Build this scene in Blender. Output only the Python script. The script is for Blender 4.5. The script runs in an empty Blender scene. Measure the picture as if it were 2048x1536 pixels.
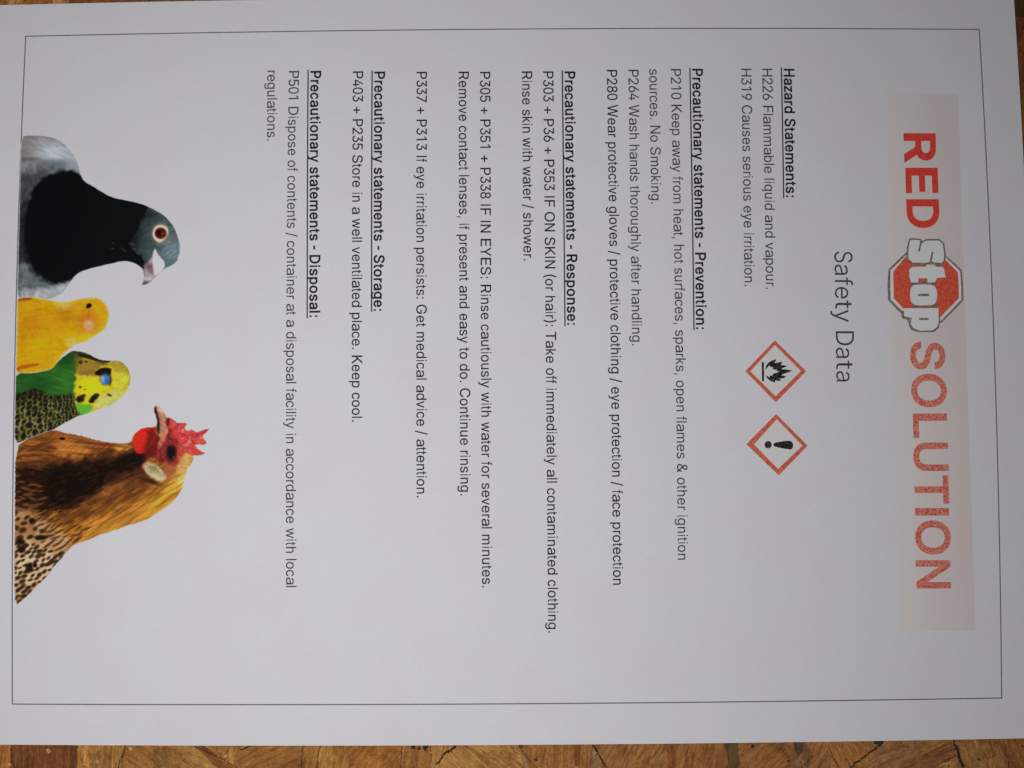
import bpy, math, random, json
import numpy as np
from mathutils import Vector, Matrix
from mathutils.geometry import delaunay_2d_cdt

SC = bpy.context.scene
COL = SC.collection

# ------------------------------------------------------------------ camera
CAM_LOC = (0.002421, -0.016416, 0.224723)
CAM_ROT = np.array([[0.99997573, 0.00684434, 0.00130114],
                    [-0.00678088, 0.99901991, -0.04374065],
                    [-0.00159924, 0.04373077, 0.99904207]])
LENS = 28.0
cam = bpy.data.cameras.new('camera')
cam.lens = LENS
cam.sensor_width = 36.0
cam.sensor_fit = 'HORIZONTAL'
cam.clip_start = 0.01
cam.clip_end = 20.0
cam.dof.use_dof = True
cam.dof.focus_distance = 0.222
cam.dof.aperture_fstop = 5.0
cam_o = bpy.data.objects.new('camera', cam)
COL.objects.link(cam_o)
cam_o.matrix_world = Matrix.Translation(CAM_LOC) @ Matrix([list(r) for r in CAM_ROT]).to_4x4()
SC.camera = cam_o

# ------------------------------------------------------------------ light
world = bpy.data.worlds.new('World')
SC.world = world
world.use_nodes = True
bg = world.node_tree.nodes['Background']
bg.inputs['Color'].default_value = (0.80, 0.82, 0.92, 1)
bg.inputs['Strength'].default_value = 0.03

lamp = bpy.data.lights.new('window_light', 'AREA')
lamp.shape = 'RECTANGLE'
lamp.size = 0.09
lamp.size_y = 0.30
lamp.energy = 0.88
lamp.color = (1.0, 0.985, 1.0)
lamp_o = bpy.data.objects.new('window_light', lamp)
COL.objects.link(lamp_o)
lamp_o.location = (-0.066, -0.060, 0.335)

vs = SC.view_settings
vs.view_transform = 'Standard'
vs.look = 'None'
vs.exposure = 0.0
vs.gamma = 1.0
vs.use_curve_mapping = False

# ------------------------------------------------------------------ sheet geometry
# the printed frame is 274.6 x 189.3 mm, centred on the origin; the sheet bows up a little in the middle
FW, FH = 0.2746, 0.1893
PL, PR, PT, PB = -FW/2-0.0116, FW/2+0.0108, FH/2+0.0096, -FH/2-0.0113
C = np.array(CAM_LOC)
FPX = LENS/36*2048

def sheet_z(x, y):
    u = x/(FW/2); v = y/(FH/2)
    return 0.0021955*(1-u*u) + 0.0019971*(1-v*v) - 0.0000684*u*v

def rays(px, py):
    px = np.asarray(px, float); py = np.asarray(py, float)
    d = np.stack([(px-1024)/FPX, -(py-768)/FPX, -np.ones_like(px)], -1)
    return d @ CAM_ROT.T

def on_sheet(px, py):
    """point of the bowed sheet (x, y in metres) that a traced mark of the print lies on"""
    d = rays(px, py)
    z = np.full(d.shape[:-1], 0.002)
    for _ in range(6):
        t = (z-C[2])/d[..., 2]
        x = C[0]+d[..., 0]*t; y = C[1]+d[..., 1]*t
        z = sheet_z(x, y)
    return x, y

def on_plane(px, py, z):
    d = rays(px, py)
    t = (z-C[2])/d[..., 2]
    return C[0]+d[..., 0]*t, C[1]+d[..., 1]*t

# ------------------------------------------------------------------ helpers
def tag(o, label=None, cat=None, group=None, kind=None):
    if label: o['label'] = label
    if cat: o['category'] = cat
    if group: o['group'] = group
    if kind: o['kind'] = kind
    return o

def lin(c):
    c = np.asarray(c, float)/255.0
    return np.where(c <= 0.04045, c/12.92, ((c+0.055)/1.055)**2.4)

PAPER = np.array([0.800, 0.792, 0.815])

def ink(rgb, paper=188.0):
    """reflectance of a printed colour seen as rgb beside paper seen at that grey level"""
    return np.clip(lin(rgb)/lin(paper)*0.80, 0.002, 0.85)

def add_mesh(name, verts, faces, m, parent=None):
    me = bpy.data.meshes.new(name)
    me.from_pydata(verts, [], faces)
    me.materials.append(m)
    me.update()
    o = bpy.data.objects.new(name, me)
    COL.objects.link(o)
    if parent: o.parent = parent
    return o

def colour_attr(me, rgb):
    a = me.color_attributes.new('col', 'FLOAT_COLOR', 'POINT')
    c = np.ones((len(me.vertices), 4), np.float32)
    c[:, :3] = rgb
    a.data.foreach_set('color', c.ravel())

def winding(lp, c):
    w = np.zeros(len(c), int)
    p = np.array(lp, float); n = len(p)
    for i in range(n):
        (ax, ay), (bx, by) = p[i], p[(i+1) % n]
        s = (bx-ax)*(c[:, 1]-ay)-(c[:, 0]-ax)*(by-ay)
        w += ((ay <= c[:, 1]) & (by > c[:, 1]) & (s > 0))*1
        w -= ((ay > c[:, 1]) & (by <= c[:, 1]) & (s < 0))*1
    return w

class Bag:
    """collects flat printed shapes (x, y on the sheet, metres) lying 'off' above the paper"""
    def __init__(s): s.v = []; s.f = []
    def tris(s, xy, faces, off):
        b = len(s.v)
        xy = np.asarray(xy, float)
        z = sheet_z(xy[:, 0], xy[:, 1])+off
        s.v += [(float(x), float(y), float(q)) for (x, y), q in zip(xy, z)]
        s.f += [tuple(b+i for i in f) for f in faces]
    def poly(s, loops, off):
        pts = []; ed = []
        for lp in loops:
            b = len(pts); n = len(lp)
            pts += [Vector((float(p[0])*1000, float(p[1])*1000)) for p in lp]
            ed += [(b+i, b+(i+1) % n) for i in range(n)]
        vo, _, fo, _, _, _ = delaunay_2d_cdt(pts, ed, [], 0, 1e-5)
        xy = np.array([(p.x/1000, p.y/1000) for p in vo])
        cen = np.array([xy[list(f)].mean(0) for f in fo])
        win = sum(winding(lp, cen) for lp in loops)
        fo = [f for f, k in zip(fo, win) if k % 2]
        fo = [f if area(xy[list(f)]) > 0 else f[::-1] for f in fo]
        s.tris(xy, fo, off)
    def line(s, p, q, w, off, n=60):
        p = np.array(p, float); q = np.array(q, float)
        d = (q-p)/np.linalg.norm(q-p); u = np.array([-d[1], d[0]])*w/2
        xy = []
        for i in range(n+1):
            c = p+(q-p)*i/n
            xy += [c-u, c+u]
        s.tris(xy, [(2*i, 2*i+2, 2*i+3, 2*i+1) for i in range(n)], off)
    def build(s, name, m, parent=None):
        return add_mesh(name, s.v, s.f, m, parent)

def area(p):
    x, y = p[:, 0], p[:, 1]
    return 0.5*np.sum(x*np.roll(y, -1)-np.roll(x, -1)*y)

def px_loop(pts, o=(0, 0), s=1.0):
    """traced outline -> outline on the sheet"""
    a = np.array(pts, float)
    x, y = on_sheet(o[0]+a[:, 0]/s, o[1]+a[:, 1]/s)
    return np.stack([x, y], -1)

def smooth(pts, it=2):
    """Chaikin corner cutting of a closed outline"""
    a = np.array(pts, float)
    for _ in range(it):
        b = np.roll(a, -1, 0)
        a = np.stack([0.75*a+0.25*b, 0.25*a+0.75*b], 1).reshape(-1, 2)
    return a

# ------------------------------------------------------------------ materials
def new_mat(name):
    m = bpy.data.materials.new(name); m.use_nodes = True
    nt = m.node_tree
    return m, nt, nt.nodes['Principled BSDF']

def nd(nt, t, **kw):
    n = nt.nodes.new(t)
    for k, v in kw.items():
        if k in n.inputs: n.inputs[k].default_value = v
        else: setattr(n, k, v)
    return n

def ramp(nt, fac, stops):
    r = nt.nodes.new('ShaderNodeValToRGB')
    e = r.color_ramp.elements
    e[0].position = stops[0][0]; e[0].color = (*stops[0][1], 1)
    e[1].position = stops[-1][0]; e[1].color = (*stops[-1][1], 1)
    for p, c in stops[1:-1]:
        q = e.new(p); q.color = (*c, 1)
    nt.links.new(fac, r.inputs['Fac'])
    return r.outputs['Color']

def paper_mat():
    m, nt, b = new_mat('paper')
    tc = nd(nt, 'ShaderNodeTexCoord')
    n1 = nd(nt, 'ShaderNodeTexNoise', Scale=55.0, Detail=3.0)
    n2 = nd(nt, 'ShaderNodeTexNoise', Scale=900.0, Detail=4.0, Roughness=0.7)
    n3 = nd(nt, 'ShaderNodeTexNoise', Scale=2600.0, Detail=2.0)
    for n in (n1, n2, n3): nt.links.new(tc.outputs['Object'], n.inputs['Vector'])
    c1 = ramp(nt, n1.outputs['Fac'], [(0.35, (0.800, 0.780, 0.812)), (0.5, (0.800, 0.792, 0.815)), (0.65, (0.790, 0.800, 0.815))])
    c2 = ramp(nt, n2.outputs['Fac'], [(0.3, (0.975, 0.975, 0.975)), (0.7, (1.015, 1.015, 1.015))])
    mx = nd(nt, 'ShaderNodeMix', data_type='RGBA', blend_type='MULTIPLY')
    mx.inputs[0].default_value = 1.0
    nt.links.new(c1, mx.inputs[6]); nt.links.new(c2, mx.inputs[7])
    nt.links.new(mx.outputs[2], b.inputs['Base Color'])
    bp = nd(nt, 'ShaderNodeBump', Strength=0.12, Distance=0.00005)
    nt.links.new(n3.outputs['Fac'], bp.inputs['Height'])
    nt.links.new(bp.outputs['Normal'], b.inputs['Normal'])
    b.inputs['Roughness'].default_value = 0.75
    b.inputs['Specular IOR Level'].default_value = 0.25
    return m

def ink_mat(name, dark, light, scale=1500.0, lo=0.35, hi=0.65, rough=0.6):
    """printed ink or toner: two tones broken up by a fine grain"""
    m, nt, b = new_mat(name)
    tc = nd(nt, 'ShaderNodeTexCoord')
    n = nd(nt, 'ShaderNodeTexNoise', Scale=scale, Detail=3.0, Roughness=0.65)
    nt.links.new(tc.outputs['Object'], n.inputs['Vector'])
    nt.links.new(ramp(nt, n.outputs['Fac'], [(lo, tuple(dark)), (hi, tuple(light))]), b.inputs['Base Color'])
    b.inputs['Roughness'].default_value = rough
    b.inputs['Specular IOR Level'].default_value = 0.08
    return m

def picture_mat():
    m, nt, b = new_mat('colour_print')
    a = nd(nt, 'ShaderNodeVertexColor', layer_name='col')
    nt.links.new(a.outputs['Color'], b.inputs['Base Color'])
    b.inputs['Roughness'].default_value = 0.65
    b.inputs['Specular IOR Level'].default_value = 0.08
    return m

def board_mat():
    m, nt, b = new_mat('strand_board')
    a = nd(nt, 'ShaderNodeVertexColor', layer_name='col')
    uv = nd(nt, 'ShaderNodeUVMap', uv_map='grain')
    mp1 = nd(nt, 'ShaderNodeMapping'); mp1.inputs['Scale'].default_value = (120, 900, 1)
    mp2 = nd(nt, 'ShaderNodeMapping'); mp2.inputs['Scale'].default_value = (380, 3200, 1)
    n1 = nd(nt, 'ShaderNodeTexNoise', Scale=1.0, Detail=4.0, Roughness=0.6, Distortion=0.6)
    n2 = nd(nt, 'ShaderNodeTexNoise', Scale=1.0, Detail=3.0, Roughness=0.7)
    n3 = nd(nt, 'ShaderNodeTexNoise', Scale=210.0, Detail=6.0, Roughness=0.7, Distortion=0.8)
    n4 = nd(nt, 'ShaderNodeTexNoise', Scale=1500.0, Detail=2.0)
    tc = nd(nt, 'ShaderNodeTexCoord')
    L = nt.links.new
    L(uv.outputs['UV'], mp1.inputs['Vector']); L(uv.outputs['UV'], mp2.inputs['Vector'])
    L(mp1.outputs['Vector'], n1.inputs['Vector']); L(mp2.outputs['Vector'], n2.inputs['Vector'])
    L(tc.outputs['Object'], n3.inputs['Vector']); L(tc.outputs['Object'], n4.inputs['Vector'])
    c1 = ramp(nt, n1.outputs['Fac'], [(0.28, (0.52, 0.45, 0.40)), (0.5, (1, 1, 1)), (0.72, (1.35, 1.38, 1.40))])
    c2 = ramp(nt, n2.outputs['Fac'], [(0.25, (0.55, 0.50, 0.46)), (0.5, (1, 1, 1)), (0.75, (1.3, 1.3, 1.3))])
    c3 = ramp(nt, n3.outputs['Fac'], [(0.30, (0.55, 0.50, 0.50)), (0.5, (0.98, 0.98, 0.98)), (0.70, (1.18, 1.22, 1.24))])
    c4 = ramp(nt, n4.outputs['Fac'], [(0.27, (0.35, 0.3, 0.28)), (0.36, (1, 1, 1)), (0.68, (1, 1, 1)), (0.76, (1.5, 1.5, 1.5))])
    mp5 = nd(nt, 'ShaderNodeMapping'); mp5.inputs['Scale'].default_value = (300, 1100, 1)
    n5 = nd(nt, 'ShaderNodeTexNoise', Scale=1.0, Detail=5.0, Roughness=0.75, Distortion=2.5)
    L(uv.outputs['UV'], mp5.inputs['Vector']); L(mp5.outputs['Vector'], n5.inputs['Vector'])
    c5 = ramp(nt, n5.outputs['Fac'], [(0.30, (0.50, 0.44, 0.38)), (0.46, (0.96, 0.95, 0.94)), (0.60, (1.0, 1.0, 1.0)), (0.72, (1.55, 1.62, 1.70))])
    cur = a.outputs['Color']
    for c in (c1, c2, c3, c4, c5):
        mx = nd(nt, 'ShaderNodeMix', data_type='RGBA', blend_type='MULTIPLY')
        mx.inputs[0].default_value = 1.0
        L(cur, mx.inputs[6]); L(c, mx.inputs[7]); cur = mx.outputs[2]
    L(cur, b.inputs['Base Color'])
    bp = nd(nt, 'ShaderNodeBump', Strength=0.8, Distance=0.0005)
    L(n2.outputs['Fac'], bp.inputs['Height']); L(bp.outputs['Normal'], b.inputs['Normal'])
    b.inputs['Roughness'].default_value = 0.6
    b.inputs['Specular IOR Level'].default_value = 0.3
    return m

# ------------------------------------------------------------------ board of pressed wood strands
random.seed(7)
BZ = -0.0018
bv = []; bf = []; bc = []; buv = []

def strand(outline, z, rgb, ang, thick=0.0004):
    """one flat wood strand: a thin prism with its grain along 'ang'"""
    n = len(outline); b = len(bv)
    ca, sa = math.cos(ang), math.sin(ang)
    ou, ov = random.uniform(0, 9), random.uniform(0, 9)
    for zz in (z, z-thick):
        for x, y in outline:
            bv.append((float(x), float(y), zz)); bc.append(rgb)
            buv.append((x*ca+y*sa+ou, -x*sa+y*ca+ov))
    idx = list(range(b, b+n))
    if area(np.array(outline, float)) < 0: idx = idx[::-1]
    bf.append(tuple(idx))
    for i in range(n):
        p, q = idx[i], idx[(i+1) % n]
        bf.append((p, p+n, q+n, q))

TONES = [(0.20, 0.105, 0.040), (0.27, 0.150, 0.060), (0.14, 0.062, 0.024), (0.32, 0.20, 0.085), (0.23, 0.115, 0.045), (0.17, 0.08, 0.032)]
# slab
strand([(-0.30, -0.24), (0.30, -0.24), (0.30, 0.24), (-0.30, 0.24)], BZ, (0.10, 0.045, 0.018), 0.3, 0.012)
for i in range(1500):
    L_, W_ = random.uniform(0.03, 0.075), random.uniform(0.008, 0.024)
    a_ = random.gauss(1.45, 0.75)
    cx, cy = random.uniform(-0.285, 0.285), random.uniform(-0.225, 0.225)
    pts = []
    for (u, v) in ((-1, -1), (-0.3, -1), (0.4, -1), (1, -1), (1, 0.1), (1, 1), (0.3, 1), (-0.5, 1), (-1, 1), (-1, -0.1)):
        u2 = u*L_/2*random.uniform(0.82, 1.08); v2 = v*W_/2*random.uniform(0.8, 1.1)
        pts.append((cx+u2*math.cos(a_)-v2*math.sin(a_), cy+u2*math.sin(a_)+v2*math.cos(a_)))
    if max(abs(p[0]) for p in pts) > 0.299 or max(abs(p[1]) for p in pts) > 0.239: continue
    k = random.uniform(1.15, 1.95); t = random.choice(TONES)
    strand(pts, BZ+random.uniform(0.00005, 0.00045), tuple(c*k for c in t), a_)

def traced(z, items):
    for i, (pts, rgb, ang) in enumerate(items):
        a = np.array(pts, float)
        end = random.uniform(0, 170)
        a[a[:, 1] == B1, 1] += end
        r = []
        for p, q in zip(a, np.roll(a, -1, 0)):
            m_ = max(1, int(np.linalg.norm(q-p)/5))
            for s in range(m_): r.append(p+(q-p)*s/m_+np.array([random.gauss(0, 0.8), random.gauss(0, 0.8)]))
        a = np.array(r)
        rgb = np.array(rgb, float)*0.78+np.array((134, 88, 42.))*0.22
        x, y = on_plane(a[:, 0], a[:, 1], z)
        strand(list(zip(x, y)), z+i*0.000004, tuple(ink(rgb, 186)*np.array([1.10, 1.18, 1.16])), math.radians(ang))

B0, B1 = 1470, 1552
traced(-0.00128, [
    ([(-30, B0), (23, B0), (22, B1), (-30, B1)], (150, 92, 42), 80),
    ([(23, B0), (156, B0), (154, B1), (22, B1)], (98, 52, 26), 90),
    ([(156, B0), (252, B0), (246, 1508), (236, B1), (154, B1)], (150, 103, 48), 85),
    ([(168, B0), (178, B0), (178, B1), (166, B1)], (176, 122, 62), 90),
    ([(252, B0), (372, B0), (392, B1), (236, B1), (247, 1508)], (138, 88, 40), -28),
    ([(305, 1500), (330, 1494), (372, 1552), (322, 1552)], (112, 78, 34), -50),
    ([(345, B0), (412, B0), (470, B1), (352, B1), (366, 1510)], (150, 106, 55), -30),
    ([(388, 1492), (405, 1490), (482, 1536), (490, B1), (468, B1)], (104, 56, 26), -33),
    ([(405, B0), (512, B0), (480, 1500), (474, 1538), (440, 1520)], (142, 94, 46), 75),
    ([(458, B0), (466, B0), (468, 1530), (459, 1530)], (172, 122, 68), 90),
    ([(480, 1500), (512, 1486), (608, 1484), (604, B1), (484, B1), (474, 1530)], (136, 86, 38), 25),
    ([(606, B0), (700, B0), (698, B1), (602, B1)], (146, 98, 44), 78),
    ([(640, B0), (668, B0), (654, B1), (632, B1)], (162, 114, 54), 78),
    ([(698, B0), (804, B0), (802, B1), (696, B1)], (140, 84, 36), 50),
    ([(803, B0), (872, B0), (868, B1), (801, B1)], (142, 92, 46), 86),
    ([(862, B0), (916, B0), (878, 1524), (868, B1), (860, B1)], (158, 110, 60), 80),
    ([(914, B0), (1036, B0), (1040, 1500), (1078, B1), (866, B1), (878, 1524)], (158, 112, 58), -40),
    ([(1034, B0), (1186, B0), (1180, B1), (1078, B1), (1042, 1500)], (142, 92, 46), 85),
    ([(1148, 1488), (1162, 1488), (1160, 1532), (1150, 1532)], (116, 64, 30), 88),
    ([(1106, 1486), (1116, 1486), (1114, B1), (1104, B1)], (118, 70, 34), 88),
    ([(1186, B0), (1350, B0), (1350, B1), (1218, B1)], (138, 90, 46), 60),
    ([(1325, B0), (1360, B0), (1356, 1520), (1366, B1), (1330, B1), (1336, 1515)], (112, 58, 28), 80),
    ([(1350, B0), (1456, B0), (1452, B1), (1350, B1)], (134, 84, 42), 75),
    ([(1444, 1480), (1476, 1480), (1478, 1505), (1488, 1530), (1486, B1), (1454, B1), (1456, 1515)], (74, 58, 34), 82),
    ([(1474, B0), (1590, B0), (1588, B1), (1486, B1), (1478, 1506)], (134, 82, 40), 40),
    ([(1586, B0), (1606, B0), (1606, 1502), (1596, 1512), (1588, 1500)], (66, 50, 34), 70),
    ([(1604, B0), (1660, B0), (1682, B1), (1590, B1), (1626, 1512)], (142, 92, 48), 60),
    ([(1650, B0), (1780, B0), (1760, 1484), (1696, B1), (1684, B1)], (150, 98, 52), -62),
    ([(1762, B0), (1850, B0), (1842, B1), (1694, B1)], (134, 88, 56), 25),
    ([(1840, B0), (1910, B0), (1906, 1484), (1840, 1512)], (140, 94, 48), 28),
    ([(1838, 1510), (1908, 1480), (1914, 1508), (1872, 1536), (1870, B1), (1842, B1)], (124, 76, 44), 22),
    ([(1872, 1532), (1913, 1510), (1924, B1), (1868, B1)], (150, 108, 58), 22),
    ([(1908, B0), (2006, B0), (2022, B1), (1924, B1)], (142, 94, 52), -74),
    ([(1930, B0), (1950, B0), (1976, B1), (1950, B1)], (152, 106, 62), -74),
    ([(2004, B0), (2080, B0), (2080, B1), (2020, B1)], (126, 74, 38), -70),
    ([(1990, -40), (2090, -40), (2090, 46), (1990, 30)], (46, 28, 14), 70),
    ([(1990, 28), (2090, 44), (2090, 160), (1990, 150)], (92, 44, 22), 85),
    ([(1990, 96), (2044, 92), (2090, 110), (2090, 420), (1990, 420)], (98, 58, 28), 80),
    ([(-40, -60), (34, -60), (28, 26), (-40, 26)], (134, 74, 36), 70),
    ([(20, -60), (66, -60), (50, 26), (14, 26)], (176, 124, 74), 60),
    ([(52, -60), (150, -60), (136, 26), (40, 26)], (138, 82, 34), 30),
    ([(112, -60), (150, -60), (140, 26), (104, 26)], (176, 128, 70), 65),
    ([(142, -60), (300, -60), (300, 26), (138, 26)], (112, 62, 34), 20),
])
# shade in the open seams between the strands, painted as dark slivers
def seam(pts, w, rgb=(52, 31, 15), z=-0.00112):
    """painted shade of an open joint: short ragged dark slivers along the traced line"""
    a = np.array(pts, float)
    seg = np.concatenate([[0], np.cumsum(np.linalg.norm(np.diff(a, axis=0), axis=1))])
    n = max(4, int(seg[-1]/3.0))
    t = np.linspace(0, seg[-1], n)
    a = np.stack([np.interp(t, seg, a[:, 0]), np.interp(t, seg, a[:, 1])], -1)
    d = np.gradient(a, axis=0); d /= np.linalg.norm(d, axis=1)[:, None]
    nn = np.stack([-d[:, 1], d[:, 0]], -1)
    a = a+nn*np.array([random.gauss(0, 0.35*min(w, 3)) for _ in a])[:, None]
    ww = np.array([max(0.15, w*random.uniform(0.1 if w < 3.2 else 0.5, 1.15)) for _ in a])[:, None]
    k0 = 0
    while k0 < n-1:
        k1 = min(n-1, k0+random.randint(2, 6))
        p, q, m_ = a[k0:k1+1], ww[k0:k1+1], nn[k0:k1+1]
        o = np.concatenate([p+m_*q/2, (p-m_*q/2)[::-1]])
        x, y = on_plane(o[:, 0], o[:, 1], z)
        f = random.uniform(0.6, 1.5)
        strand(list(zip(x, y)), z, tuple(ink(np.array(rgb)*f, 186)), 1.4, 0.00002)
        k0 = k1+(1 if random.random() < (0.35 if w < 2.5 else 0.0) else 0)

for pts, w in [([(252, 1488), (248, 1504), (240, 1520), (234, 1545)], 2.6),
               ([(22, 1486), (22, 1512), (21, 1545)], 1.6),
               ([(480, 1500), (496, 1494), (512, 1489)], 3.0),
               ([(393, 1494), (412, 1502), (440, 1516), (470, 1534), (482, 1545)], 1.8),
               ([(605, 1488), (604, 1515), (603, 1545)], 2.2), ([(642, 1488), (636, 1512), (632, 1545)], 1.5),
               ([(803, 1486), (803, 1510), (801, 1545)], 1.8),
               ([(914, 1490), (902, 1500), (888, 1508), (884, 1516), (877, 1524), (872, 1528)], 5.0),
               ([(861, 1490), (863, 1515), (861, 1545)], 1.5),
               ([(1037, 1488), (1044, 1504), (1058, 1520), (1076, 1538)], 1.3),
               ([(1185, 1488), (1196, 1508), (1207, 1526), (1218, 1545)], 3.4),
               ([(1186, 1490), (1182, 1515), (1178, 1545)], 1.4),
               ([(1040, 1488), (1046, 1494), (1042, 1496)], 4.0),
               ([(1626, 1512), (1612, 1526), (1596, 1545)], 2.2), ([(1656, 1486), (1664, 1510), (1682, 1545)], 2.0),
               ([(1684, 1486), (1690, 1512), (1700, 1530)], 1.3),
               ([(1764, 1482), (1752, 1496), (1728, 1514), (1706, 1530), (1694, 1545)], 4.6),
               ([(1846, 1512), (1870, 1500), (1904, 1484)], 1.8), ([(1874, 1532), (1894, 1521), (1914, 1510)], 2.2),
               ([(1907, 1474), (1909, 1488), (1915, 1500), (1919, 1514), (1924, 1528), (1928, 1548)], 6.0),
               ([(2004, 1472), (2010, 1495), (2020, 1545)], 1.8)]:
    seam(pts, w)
for cx, cy, r in [(850, 1495, 6), (838, 1497, 4), (826, 1494, 4), (1760, 1486, 6), (1752, 1484, 4), (1505, 1492, 4), (1577, 1522, 3),
                  (1958, 1519, 2.4), (1976, 1517, 1.8), (1898, 1532, 2.4), (2010, 1524, 2), (1803, 1486, 2), (2045, 1492, 2.5), (1072, 1520, 3)]:
    a = np.linspace(0, 6.28, 9)[:-1]
    rr = np.array([r*random.uniform(0.6, 1.2) for _ in a])
    x, y = on_plane(cx+rr*np.cos(a), cy+rr*np.sin(a)*1.2, -0.00111)
    strand(list(zip(x, y)), -0.00111, tuple(ink((44, 34, 26), 186)), 0.5, 0.00002)
for cx, cy, r in [(18, 1529, 4.2), (97, 1502, 5), (261, 1497, 5), (195, 1523, 4), (451, 1512, 4), (361, 1496, 4), (1954, 1504, 1.5)]:
    a = np.linspace(0, 6.28, 10)[:-1]
    rr = np.array([r*random.uniform(0.75, 1.2) for _ in a])
    x, y = on_plane(cx+rr*np.cos(a), cy+rr*np.sin(a), -0.0011)
    strand(list(zip(x, y)), -0.0011, tuple(ink((178, 128, 84), 186)), 0.9, 0.00002)

board = add_mesh('wooden_board', bv, bf, board_mat())
colour_attr(board.data, np.array(bc, np.float32))
uvl = board.data.uv_layers.new(name='grain')
li = np.empty(len(board.data.loops), np.int32)
board.data.loops.foreach_get('vertex_index', li)
uvl.data.foreach_set('uv', np.array(buv, np.float32)[li].ravel())
tag(board, 'brown board of pressed wood strands under the printed sheet', 'board', kind='structure')

# ------------------------------------------------------------------ the sheet of paper
sheet = bpy.data.objects.new('safety_sheet', None)
COL.objects.link(sheet)
sheet.empty_display_size = 0.02
tag(sheet, 'white printed sheet of safety data lying sideways on the brown wood strand board', 'paper sheet')

nx, ny = 72, 52
xs = np.linspace(PL, PR, nx+1); ys = np.linspace(PB, PT, ny+1)
pv = []; pf = []
for off in (0.0, -0.0001):
    for y in ys:
        for x in xs: pv.append((x, y, float(sheet_z(x, y))+off))
N1 = (nx+1)*(ny+1)
for j in range(ny):
    for i in range(nx):
        a = j*(nx+1)+i
        pf.append((a, a+1, a+nx+2, a+nx+1))
        pf.append((N1+a, N1+a+nx+1, N1+a+nx+2, N1+a+1))
rim = list(range(nx+1))+[j*(nx+1)+nx for j in range(1, ny+1)]+[ny*(nx+1)+i for i in range(nx-1, -1, -1)]+[j*(nx+1) for j in range(ny-1, 0, -1)]
for k in range(len(rim)):
    p, q = rim[k], rim[(k+1) % len(rim)]
    b0 = len(pv); pv += [pv[p], pv[p+N1], pv[q+N1], pv[q]]
    pf.append((b0, b0+1, b0+2, b0+3))
paper = add_mesh('paper', pv, pf, paper_mat(), sheet)
for p in paper.data.polygons: p.use_smooth = True
paper['label'] = 'plain white paper, slightly bowed up in the middle'

BLACK = ink_mat('black_toner', ink((14, 13, 17)), ink((42, 41, 46)))
GREY = ink_mat('thin_black_toner', ink((30, 29, 33)), ink((78, 77, 82)))
OFF = 0.00002
bag = Bag()
e = FW/2; g = FH/2
wl = 0.00032
for p, q in (((-e, g), (e, g)), ((e, g), (e, -g)), ((e, -g), (-e, -g)), ((-e, -g), (-e, g))):
    d = np.sign(np.array(q)-np.array(p))*wl/2
    bag.line(np.array(p)-d, np.array(q)-d, wl, OFF, 90)
fr = bag.build('border_line', ink_mat('line_toner', ink((74, 74, 78), 170), ink((92, 92, 96), 170)), sheet)
fr['label'] = 'thin black rectangle line printed round the page'

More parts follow.
